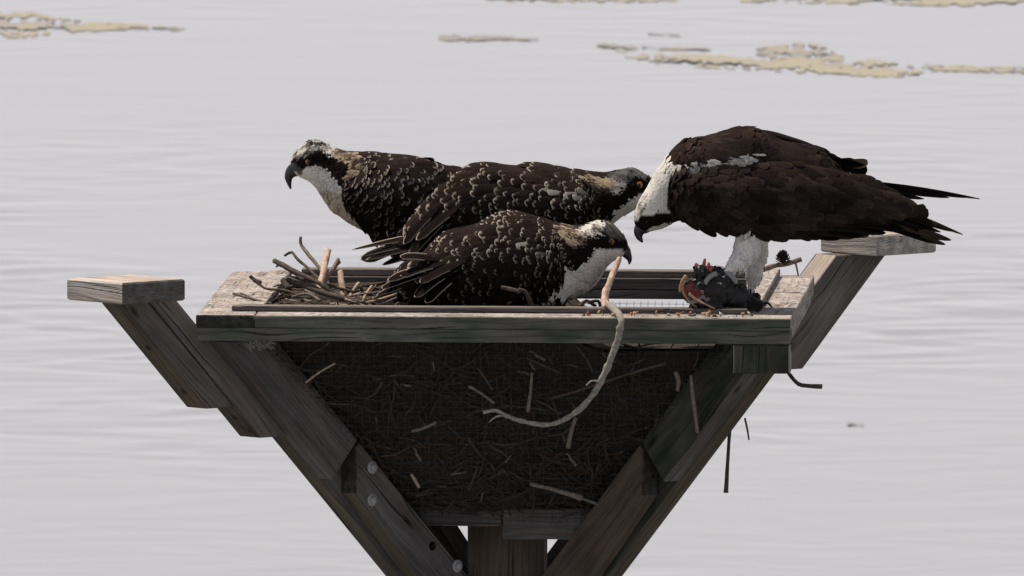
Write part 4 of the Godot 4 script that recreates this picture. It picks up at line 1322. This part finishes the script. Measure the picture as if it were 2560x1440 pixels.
	# twigs sticking out on the right side
	for s in [
		[[Vector3(0.4816, -0.1022, 0.15), Vector3(0.505, -0.1183, 0.18), Vector3(0.5194, -0.1338, 0.2), Vector3(0.5337, -0.143, 0.2), Vector3(0.57, -0.1449, 0.2)], 4.0, 5.5, M.bark1],
		[[Vector3(0.4064, -0.1988, 0.2), Vector3(0.4037, -0.2487, 0.2), Vector3(0.401, -0.2987, 0.2), Vector3(0.399, -0.3358, 0.2)], 4.0, 6.0, M.bark1],
		[[Vector3(0.4321, -0.2022, 0.2), Vector3(0.4364, -0.2214, 0.2), Vector3(0.44, -0.2414, 0.2)], 3.0, 2.0, M.bark1]]:
		part("stick", tube_mesh(s[0], s[1] / 1400.0, s[2] / 1400.0, 3, 7, 0.4), s[3], ns)
	return ns

func build_branch() -> void:
	var br := thing("branch", "long curved branch hanging over the front rim, its upper end peeled bare", "branch", Vector3(0.1969, 0.0118, 0.42))
	part("peeled_end", tube_mesh([Vector3(0.2158, 0.0941, 0.36), Vector3(0.21, 0.0778, 0.37), Vector3(0.1996, 0.0529, 0.39), Vector3(0.1914, 0.0259, 0.41), Vector3(0.1974, 0.0097, 0.43)], 6.0 / 1400.0, 9.5 / 1400.0, 4, 9, 0.5), M.bare, br)
	var p := smooth_path([Vector3(0.1942, 0.0147, 0.422), Vector3(0.2087, 0.012, 0.46), Vector3(0.2272, -0.0003, 0.55), Vector3(0.2249, -0.0265, 0.56), Vector3(0.212, -0.0659, 0.555), Vector3(0.1963, -0.1032, 0.55), Vector3(0.1705, -0.1453, 0.54), Vector3(0.1333, -0.1775, 0.53), Vector3(0.0977, -0.1909, 0.525), Vector3(0.0545, -0.1867, 0.51), Vector3(0.0242, -0.1777, 0.5), Vector3(0.0041, -0.169, 0.495), Vector3(-0.0188, -0.1724, 0.49)], 6)
	var st := begin()
	var rr := []
	for i in p.size():
		var f := float(i) / (p.size() - 1)
		rr.append(lerpf(0.0068, 0.0026, pow(f, 1.3)) * (1.0 + 0.10 * sin(i * 2.1) + (0.22 if i % 11 == 5 else 0.0)))
	tube(st, p, rr, 9, 0.5, 33.0)
	st.generate_normals()
	part("stem", st.commit(), M.branch, br)
	for q in [[Vector3(0.02, -0.1764, 0.5), Vector3(0.0044, -0.1793, 0.5), Vector3(-0.0083, -0.1893, 0.5)], [Vector3(0.1907, -0.1125, 0.55), Vector3(0.1768, -0.1101, 0.555), Vector3(0.1665, -0.1182, 0.56)]]:
		part("twig", tube_mesh(q, 0.0022, 0.0012, 3, 6, 0.4), M.branch, br)
	var cs := thing("cone_stick", "short stick carrying a small dark cone at the back corner", "stick", Vector3(0.4672, 0.0436, -0.1))
	part("stem", tube_mesh([Vector3(0.4466, 0.0406, -0.08), Vector3(0.4743, 0.0479, -0.1), Vector3(0.4994, 0.0531, -0.1), Vector3(0.5201, 0.0597, -0.1)], 7.0 / 1400.0, 6.0 / 1400.0, 4, 8, 0.4), M.bark0, cs)
	part("spur", tube_mesh([Vector3(0.5087, 0.0553, -0.1), Vector3(0.5116, 0.0439, -0.1), Vector3(0.5145, 0.0295, -0.1)], 3.0 / 1400.0, 2.0 / 1400.0, 3, 6, 0.3), M.bark0, cs)
	# cone of overlapping scales
	var ct := begin()
	var c: Vector3 = Vector3(0.4865, 0.0609, -0.1)
	for i in 60:
		var f := (i + 0.5) / 60.0
		var an := i * 2.39996
		var y := 1.0 - 2.0 * f
		var n := Vector3(cos(an) * sqrt(1.0 - y * y), y, sin(an) * sqrt(1.0 - y * y))
		var d := (Vector3(0, 1, 0) - n * n.y)
		d = d.normalized() if d.length() > 0.05 else Vector3.RIGHT
		vane(ct, c + n * Vector3(0.0085, 0.0100, 0.0085), d, n, rng.randf_range(0.004, 0.009), 0.007, Color(0.03, 0.022, 0.018), Color(0.09, 0.07, 0.055), 0.003, 0.0)
	ct.generate_normals()
	part("cone", ct.commit(), M.feather, cs)

func fish_colour(p: Vector3) -> Color:
	var j := nz.get_noise_3d(p.x * 700.0, p.y * 700.0, p.z * 700.0)
	var c := Color(0.012, 0.012, 0.014)
	var sk := near_line(Vector2(p.x, p.y) + Vector2(j, -j) * 0.010, [[0.3226, 0.0254, 0.01], [0.3491, 0.0242, 0.0086], [0.3742, 0.0258, 0.0057]])
	if sk < 0.0:
		c = Color(0.20, 0.20, 0.19) * (1.0 + 1.2 * j)
	if near_line(Vector2(p.x, p.y) + Vector2(j, j) * 0.006, [[0.3419, 0.0442, 0.0086], [0.3541, 0.0328, 0.0071]]) < 0.0:
		c = Color(0.15, 0.035, 0.03)
	if near_line(Vector2(p.x, p.y) + Vector2(j, -j) * 0.008, [[0.3112, 0.0103, 0.01], [0.3242, -0.0111, 0.0114], [0.3493, -0.0289, 0.01]]) < 0.0:
		c = Color(0.30, 0.17, 0.09) * (1.0 + 0.8 * j)
	c.a = 1.0
	return c

func build_fish() -> void:
	var fs := thing("fish", "half-eaten dark fish held down on the rim by the adult bird", "fish", Vector3(0.396, 0.0009, 0.4))
	var bn := []
	var ch := [[0.3568, 0.044, 0.0214, 0, 0.9], [0.3958, 0.0385, 0.0257, 0, 0.8], [0.4313, 0.0267, 0.0179, 0, 0.7], [0.454, 0.019, 0.0107, 0, 0.6]]
	for i in ch.size() - 1:
		bn.append([Vector3(ch[i][0], ch[i][1], 0.40 + ch[i][3]), Vector3(ch[i + 1][0], ch[i + 1][1], 0.40 + ch[i + 1][3]), ch[i][2], ch[i + 1][2], ch[i][4]])
	for q in [[[0.3622, 0.0731, 0.0129, 0.01, 1], [0.3745, 0.0696, 0.0107, 0, 1]], [[0.3411, 0.0447, 0.0129, 0.012, 1], [0.3526, 0.0223, 0.0114, 0.015, 1]], [[0.3922, 0.0726, 0.01, 0, 1], [0.4064, 0.062, 0.01, 0, 1]], [[0.3682, 0.0139, 0.0086, 0.015, 1], [0.3968, 0.0116, 0.0071, 0.02, 1]]]:
		bn.append([Vector3(q[0][0], q[0][1], 0.40 + q[0][3]), Vector3(q[1][0], q[1][1], 0.40 + q[1][3]), q[0][2], q[1][2], 1.0])
	var sk := skin_mesh(bn, 0.0028, 0.008, func(p): return fish_colour(p))
	part("body", sk.mesh, M.fish, fs)
	# torn skin and scales standing up from the carcass
	var sv: PackedVector3Array = sk.v
	var sn: PackedVector3Array = sk.n
	var sc_st := begin()
	for i in 330:
		var k := rng.randi() % sv.size()
		var d := Vector3(rng.randf_range(-1, 1), rng.randf_range(-1, 0.6), rng.randf_range(-1, 1))
		d = (d - sn[k] * d.dot(sn[k])).normalized()
		var c := fish_colour(sv[k] + Vector3(rng.randf_range(-0.004, 0.004), rng.randf_range(-0.004, 0.004), 0))
		vane(sc_st, sv[k], d, sn[k], rng.randf_range(0.004, 0.012), rng.randf_range(0.003, 0.007), c, c * rng.randf_range(0.8, 2.2), rng.randf_range(0.0, 0.004), 2.0)
	sc_st.generate_normals()
	part("scales", sc_st.commit(), M.fish, fs).set_meta("kind", "stuff")
	# ragged shreds of flesh and skin
	var red := plain(Color(0.27, 0.05, 0.045), 0.45)
	var orange := plain(Color(0.36, 0.21, 0.125), 0.5)
	for q in [[Vector3(0.3657, 0.0788, 0.41), Vector3(0.3678, 0.0874, 0.41), Vector3(0.3692, 0.0973, 0.41)], [Vector3(0.3572, 0.0759, 0.41), Vector3(0.355, 0.0845, 0.41), Vector3(0.3522, 0.0887, 0.41)], [Vector3(0.3763, 0.0761, 0.41), Vector3(0.382, 0.0818, 0.41), Vector3(0.3848, 0.079, 0.41)], [Vector3(0.3714, 0.079, 0.412), Vector3(0.3764, 0.0862, 0.412), Vector3(0.3749, 0.0904, 0.412)]]:
		part("flesh_shred", tube_mesh(q, 0.0052, 0.0016, 3, 7, 0.7), red, fs)
	for q in [[Vector3(0.3343, 0.0595, 0.42), Vector3(0.3301, 0.0439, 0.42), Vector3(0.3415, 0.0226, 0.42), Vector3(0.3559, 0.0117, 0.425)], [Vector3(0.3419, 0.0354, 0.43), Vector3(0.3583, 0.0236, 0.432), Vector3(0.376, 0.0151, 0.43), Vector3(0.3902, 0.0074, 0.43)], [Vector3(0.3371, 0.0666, 0.42), Vector3(0.3286, 0.0559, 0.42), Vector3(0.3258, 0.0381, 0.42)]]:
		part("entrail", tube_mesh(q, 0.0034, 0.0018, 5, 7, 1.2), orange, fs)
	part("fin", quill_mesh(Vector3(0.4403, 0.0239, 0.41), Vector3(0.473, 0.0115, 0.412), Vector3(0, 0.3, 1), 0.026, Color(0.02, 0.02, 0.022), Color(0.10, 0.10, 0.10), 0.1, 0.002), M.feather, fs)
	part("fin", quill_mesh(Vector3(0.4394, 0.0239, 0.39), Vector3(0.4677, 0.0282, 0.388), Vector3(0, 0.3, 1), 0.022, Color(0.02, 0.02, 0.022), Color(0.10, 0.10, 0.10), 0.1, 0.002), M.feather, fs)
	# scraps dropped along the rim
	var st := begin()
	for i in 46:
		var x := rng.randf_range(0.16, 0.46)
		var z := rng.randf_range(0.440, 0.52)
		var r := rng.randf_range(0.0015, 0.006)
		var c: Color = [Color(0.45, 0.30, 0.18), Color(0.55, 0.48, 0.40), Color(0.42, 0.18, 0.10), Color(0.10, 0.09, 0.085)][rng.randi() % 4]
		var b := Basis(Vector3(rng.randf(), rng.randf(), rng.randf()).normalized(), rng.randf() * 6.0)
		var q := [b * Vector3(r, 0, -r * 0.5), b * Vector3(-r, 0, -r * 0.5), b * Vector3(0, 0, r), b * Vector3(0, r, 0)]
		for f in [[0, 1, 2], [0, 3, 1], [1, 3, 2], [2, 3, 0]]:
			for k in f:
				st.set_color(c)
				st.add_vertex(q[k] + Vector3(x, r * 0.7 + 0.0004, z))
	st.generate_normals()
	var sc := MeshInstance3D.new()
	sc.name = "food_scraps"
	sc.mesh = st.commit()
	sc.material_override = M.feather
	sc.transform = PT
	add_child(sc)
	tag(sc, "scattered fish scraps along the front rim under the adult bird", "scraps")
	sc.set_meta("kind", "stuff")
	# a wisp of down caught under the rim
	var dw := thing("down_feather", "small white wisp of down caught under the front rim", "feather", Vector3(-0.4122, -0.0478, 0.53))
	var ds := begin()
	var dc: Vector3 = Vector3(-0.4122, -0.0478, 0.53)
	for i in 150:
		var an := rng.randf_range(0, TAU)
		var d := Vector3(cos(an) * 1.3, sin(an) * 0.6 - 0.3, rng.randf_range(-0.3, 0.6)).normalized()
		vane(ds, dc + Vector3(rng.randf_range(-0.020, 0.024), rng.randf_range(-0.007, 0.006) - 0.004, 0.002), d, d.cross(Vector3(0.2, 0.4, 0.9)).normalized(), rng.randf_range(0.003, 0.008), 0.0016, Color(0.5, 0.5, 0.5), Color(0.6, 0.6, 0.6), 0.001, 3.0)
	ds.generate_normals()
	part("barbs", ds.commit(), M.feather, dw).set_meta("kind", "stuff")

# ------------------------------------------------------------------ water
func wave(x: float, z: float) -> float:
	# light air ripples in patches, with calm lanes between them
	var patch := pow(clampf(0.5 + 1.3 * nz2.get_noise_2d(x * 9.0 + 300.0, z * 2.6), 0.22, 1.15), 1.4)
	patch *= lerpf(1.0, 0.16, smoothstep(-49.0, -58.0, z))
	var wx := x + 0.25 * nw.get_noise_2d(x * 0.8 + 9.0, z * 0.9)
	var wz := z + 0.30 * nw.get_noise_2d(x * 0.7 - 50.0, z * 0.6)
	var h := 0.0052 * nw.get_noise_2d(wx * 2.2, wz * 2.0)
	h += 0.0032 * nw.get_noise_2d(wx * 1.1 + 33.0, wz * 3.4)
	h += 0.0011 * nw.get_noise_2d(wx * 5.0 - 20.0, wz * 6.5)
	h += 0.0007 * nw.get_noise_2d(x * 3.1 + 70.0, z * 5.0)
	return h * patch + 0.0004 * nw.get_noise_2d(x * 0.9 + 400.0, z * 1.2)

func axis(fine0: float, fine1: float, step: float, end0: float, end1: float) -> Array:
	var o := []
	var s := step
	var x := fine0
	var left := []
	while x > end0:
		s *= 1.22
		x -= s
		left.append(maxf(x, end0))
	left.reverse()
	o.append_array(left)
	x = fine0
	while x < fine1:
		o.append(x)
		x += step
	s = step
	while x < end1:
		o.append(minf(x, end1))
		s *= 1.22
		x += s
	o.append(end1)
	return o

func build_water() -> void:
	var xs := axis(-7.0, 7.0, 0.05, -3000.0, 3000.0)
	var zs := axis(-72.0, -30.0, 0.055, -4000.0, 400.0)
	var nx := xs.size()
	var V := PackedVector3Array()
	var N := PackedVector3Array()
	var I := PackedInt32Array()
	for j in zs.size():
		for i in nx:
			var x: float = xs[i]
			var z: float = zs[j]
			var fade := smoothstep(11.0, 7.0, absf(x)) * smoothstep(16.0, 0.0, absf(z + 51.0) - 21.0)
			var h := 0.0
			if fade > 0.0:
				h = wave(x, z) * fade
			V.append(Vector3(x, h, z))
	for j in zs.size():
		for i in nx:
			var a := V[j * nx + maxi(i - 1, 0)]
			var b := V[j * nx + mini(i + 1, nx - 1)]
			var c := V[maxi(j - 1, 0) * nx + i]
			var d := V[mini(j + 1, zs.size() - 1) * nx + i]
			N.append((d - c).cross(b - a).normalized())
	for j in zs.size() - 1:
		for i in nx - 1:
			var o := j * nx + i
			I.append_array(PackedInt32Array([o, o + 1, o + nx + 1, o, o + nx + 1, o + nx]))
	var arr := []
	arr.resize(Mesh.ARRAY_MAX)
	arr[Mesh.ARRAY_VERTEX] = V
	arr[Mesh.ARRAY_NORMAL] = N
	arr[Mesh.ARRAY_INDEX] = I
	var am := ArrayMesh.new()
	am.add_surface_from_arrays(Mesh.PRIMITIVE_TRIANGLES, arr)
	var w := MeshInstance3D.new()
	w.name = "water"
	w.mesh = am
	w.material_override = M.water
	w.set_meta("kind", "structure")
	add_child(w)

# a floating raft of weed: a ragged low mat on the water; outline as far edge / near edge points
func weed(label: String, far_edge: Array, near_edge: Array, sd: float, tan_: float) -> void:
	var st := begin()
	st.set_smooth_group(0)
	var nv := 14
	var span: float = absf(poly_at(near_edge, 1.0).x - poly_at(near_edge, 0.0).x)
	var nu := int(clampf(span / 0.006, 60.0, 320.0))
	var P := []
	var C := []
	var E := []
	var mid: Vector2 = poly_at(near_edge, 0.5)
	var c0 := Vector3(mid.x, 0, mid.y)
	for i in nu + 1:
		var u := float(i) / nu
		var a := poly_at(far_edge, u)
		var b := poly_at(near_edge, u)
		var rp := []
		var rc := []
		var re := []
		for j in nv + 1:
			var v := -0.15 + 1.3 * float(j) / nv
			var p := a.lerp(b, v)
			var n1 := nz.get_noise_2d(p.x * 480.0 + sd * 31.0, p.y * 260.0)
			var n2 := nz2.get_noise_2d(p.x * 60.0 + sd * 17.0, p.y * 40.0)
			var edge := minf(minf(v + 0.15, 1.15 - v) * 1.5, minf(u, 1.0 - u) * 7.0)
			re.append(edge + 1.7 * n1 + 1.3 * n2)
			rp.append(Vector3(p.x, 0.0015 + 0.0035 * clampf(edge + n1, 0.0, 1.2), p.y) - c0)
			var k := clampf(tan_ + 1.0 * n1 + 1.3 * n2, 0.0, 1.0)
			rc.append(Color(0.225, 0.22, 0.225).lerp(Color(0.305, 0.28, 0.225), k))
		P.append(rp)
		C.append(rc)
		E.append(re)
	for i in nu:
		for j in nv:
			if (E[i][j] + E[i + 1][j] + E[i][j + 1] + E[i + 1][j + 1]) * 0.25 < 0.34:
				continue
			for q in [[i, j], [i, j + 1], [i + 1, j + 1], [i, j], [i + 1, j + 1], [i + 1, j]]:
				st.set_color(C[q[0]][q[1]])
				st.add_vertex(P[q[0]][q[1]])
	st.generate_normals()
	var o := MeshInstance3D.new()
	o.name = numbered("weed_raft")
	o.mesh = st.commit()
	o.material_override = M.weed
	o.position = c0
	add_child(o)
	tag(o, label, "seaweed", "floating weed rafts on the bay")

func build_weed() -> void:
	weed("pale weed raft floating at the upper left", [Vector2(-2.1751, -63.7326), Vector2(-1.9792, -63.69), Vector2(-1.8021, -63.2934), Vector2(-1.5807, -63.1016), Vector2(-1.3156, -62.8373)], [Vector2(-2.1495, -62.4061), Vector2(-1.9568, -62.4138), Vector2(-1.7901, -62.5445), Vector2(-1.5762, -62.7769), Vector2(-1.3139, -62.688)], 1.0, 0.55)
	weed("thin dark weed line floating above the young birds", [Vector2(-0.3336, -62.4793), Vector2(-0.2371, -62.4832), Vector2(-0.1405, -62.4128), Vector2(-0.0119, -62.3685), Vector2(0.1197, -62.2257)], [Vector2(-0.3334, -62.4298), Vector2(-0.2361, -62.0636), Vector2(-0.1401, -62.1413), Vector2(-0.0119, -62.1957), Vector2(0.1196, -62.1025)], 11.0, -0.1)
	weed("broad yellowish weed raft floating at the upper right", [Vector2(0.419, -61.5514), Vector2(0.6089, -61.2674), Vector2(0.8308, -61.1552), Vector2(1.0364, -61.0426), Vector2(1.2435, -61.0991), Vector2(1.4318, -60.9137), Vector2(1.6425, -60.6818)], [Vector2(0.4182, -61.3083), Vector2(0.6062, -60.7366), Vector2(0.8265, -60.5536), Vector2(1.0308, -60.4184), Vector2(1.2343, -60.2596), Vector2(1.4218, -60.1244), Vector2(1.6331, -60.0379)], 21.0, 0.72)
	weed("narrow tail of weed running off the right edge", [Vector2(1.6349, -60.7055), Vector2(1.7763, -60.6392), Vector2(1.9026, -60.6202), Vector2(2.1251, -60.677)], [Vector2(1.6304, -60.3944), Vector2(1.7722, -60.3761), Vector2(1.8973, -60.3096), Vector2(2.1174, -60.2707)], 31.0, 0.45)
	weed("dark weed streak along the far side of the yellowish raft", [Vector2(0.3435, -61.9395), Vector2(0.484, -61.8471), Vector2(0.6433, -61.7312), Vector2(0.8026, -61.6643)], [Vector2(0.3429, -61.7192), Vector2(0.4832, -61.6515), Vector2(0.6425, -61.5847), Vector2(0.8019, -61.5667)], 41.0, 0.0)
	weed("short grey weed clump behind the yellowish raft", [Vector2(0.9779, -61.6225), Vector2(1.0915, -61.8225), Vector2(1.2194, -61.8276), Vector2(1.3246, -61.2475)], [Vector2(0.9754, -61.3305), Vector2(1.0846, -61.0928), Vector2(1.2107, -61.0013), Vector2(1.3218, -61.0057)], 51.0, 0.2)
	weed("tiny pair of weed flecks beyond the dark streak", [Vector2(0.5483, -62.6141), Vector2(0.6157, -62.5672), Vector2(0.6833, -62.5699)], [Vector2(0.5479, -62.5149), Vector2(0.6153, -62.4928), Vector2(0.6826, -62.446)], 61.0, 0.0)
	weed("small dark weed speck floating right of the platform legs", [Vector2(1.1191, -42.6642), Vector2(1.146, -42.6988), Vector2(1.1746, -42.6492)], [Vector2(1.1183, -42.5969), Vector2(1.1444, -42.5642), Vector2(1.174, -42.5988)], 91.0, -0.3)
	weed("weed raft cut off by the top edge at right", [Vector2(0.9411, -65.0389), Vector2(1.2872, -65.105), Vector2(1.6831, -65.1732), Vector2(2.2114, -65.247)], [Vector2(0.938, -64.6516), Vector2(1.2816, -64.5886), Vector2(1.6735, -64.502), Vector2(2.1949, -64.3697)], 71.0, 0.6)
	weed("weed raft cut off by the top edge at centre", [Vector2(-0.128, -65.0467), Vector2(0.1681, -65.0589), Vector2(0.4314, -65.0697), Vector2(0.6946, -65.0806)], [Vector2(-0.1274, -64.6593), Vector2(0.1675, -64.5686), Vector2(0.4297, -64.605), Vector2(0.6924, -64.693)], 81.0, 0.5)

# ------------------------------------------------------------------
func _ready() -> void:
	rng.seed = 20260717
	nz.seed = 5
	nz.frequency = 0.035
	nz.fractal_octaves = 3
	nz2.seed = 9
	nz2.frequency = 0.05
	nz2.fractal_octaves = 2
	nw.seed = 31
	nw.frequency = 1.0
	nw.fractal_type = FastNoiseLite.FRACTAL_NONE
	# camera: a long lens fifty metres away, looking slightly down
	var cam := Camera3D.new()
	cam.name = "camera"
	cam.fov = 1.1786
	cam.near = 1.0
	cam.far = 9000.0
	add_child(cam)
	cam.position = Vector3(0.006786, 7.308865, 49.863155)
	cam.rotation = Vector3(-0.0740020, 0.0, 0.0)
	cam.rotate_object_local(Vector3(0, 0, 1), deg_to_rad(0.15))
	cam.current = true
	# the focus lies on the birds, the bay far behind is a little soft
	var lens := CameraAttributesPhysical.new()
	lens.frustum_focal_length = 1166.6
	lens.frustum_focus_distance = 49.8
	lens.frustum_near = 1.0
	lens.frustum_far = 9000.0
	lens.exposure_aperture = 95.0
	cam.attributes = lens
	# hazy bright summer sky
	var sky_m := ProceduralSkyMaterial.new()
	sky_m.sky_top_color = srgb(0.30, 0.33, 0.39)
	sky_m.sky_horizon_color = srgb(0.835, 0.788, 0.832)
	sky_m.sky_curve = 0.17
	sky_m.ground_horizon_color = srgb(0.6, 0.6, 0.6)
	sky_m.ground_bottom_color = srgb(0.3, 0.3, 0.3)
	sky_m.sun_angle_max = 1.0
	var sky := Sky.new()
	sky.sky_material = sky_m
	var env := Environment.new()
	env.background_mode = Environment.BG_SKY
	env.sky = sky
	env.tonemap_mode = Environment.TONE_MAPPER_LINEAR
	env.tonemap_exposure = 1.15
	env.sdfgi_enabled = true
	env.ssao_enabled = true
	env.ssil_enabled = true
	var we := WorldEnvironment.new()
	we.name = "world_environment"
	we.environment = env
	add_child(we)
	var sun := DirectionalLight3D.new()
	sun.name = "sun"
	sun.light_energy = 1.55
	sun.light_color = Color(1.0, 0.95, 0.88)
	sun.light_angular_distance = 0.6
	sun.shadow_enabled = true
	add_child(sun)
	sun.look_at_from_position(Vector3(-0.34, 0.90, -0.22) * 50.0, Vector3.ZERO, Vector3(0, 0, 1))
	# materials, setting, platform, nest, birds, small things
	make_materials()
	var wm := StandardMaterial3D.new()
	wm.albedo_color = srgb(0.16, 0.17, 0.165)
	wm.roughness = 0.12
	wm.metallic_specular = 0.5
	M.water = wm
	build_water()
	build_weed()
	build_platform()
	build_nest()
	build_branch()
	build_fish()
	for s in [young_left_spec(), young_middle_spec(), young_front_spec(), adult_spec()]:
		build_bird(s)
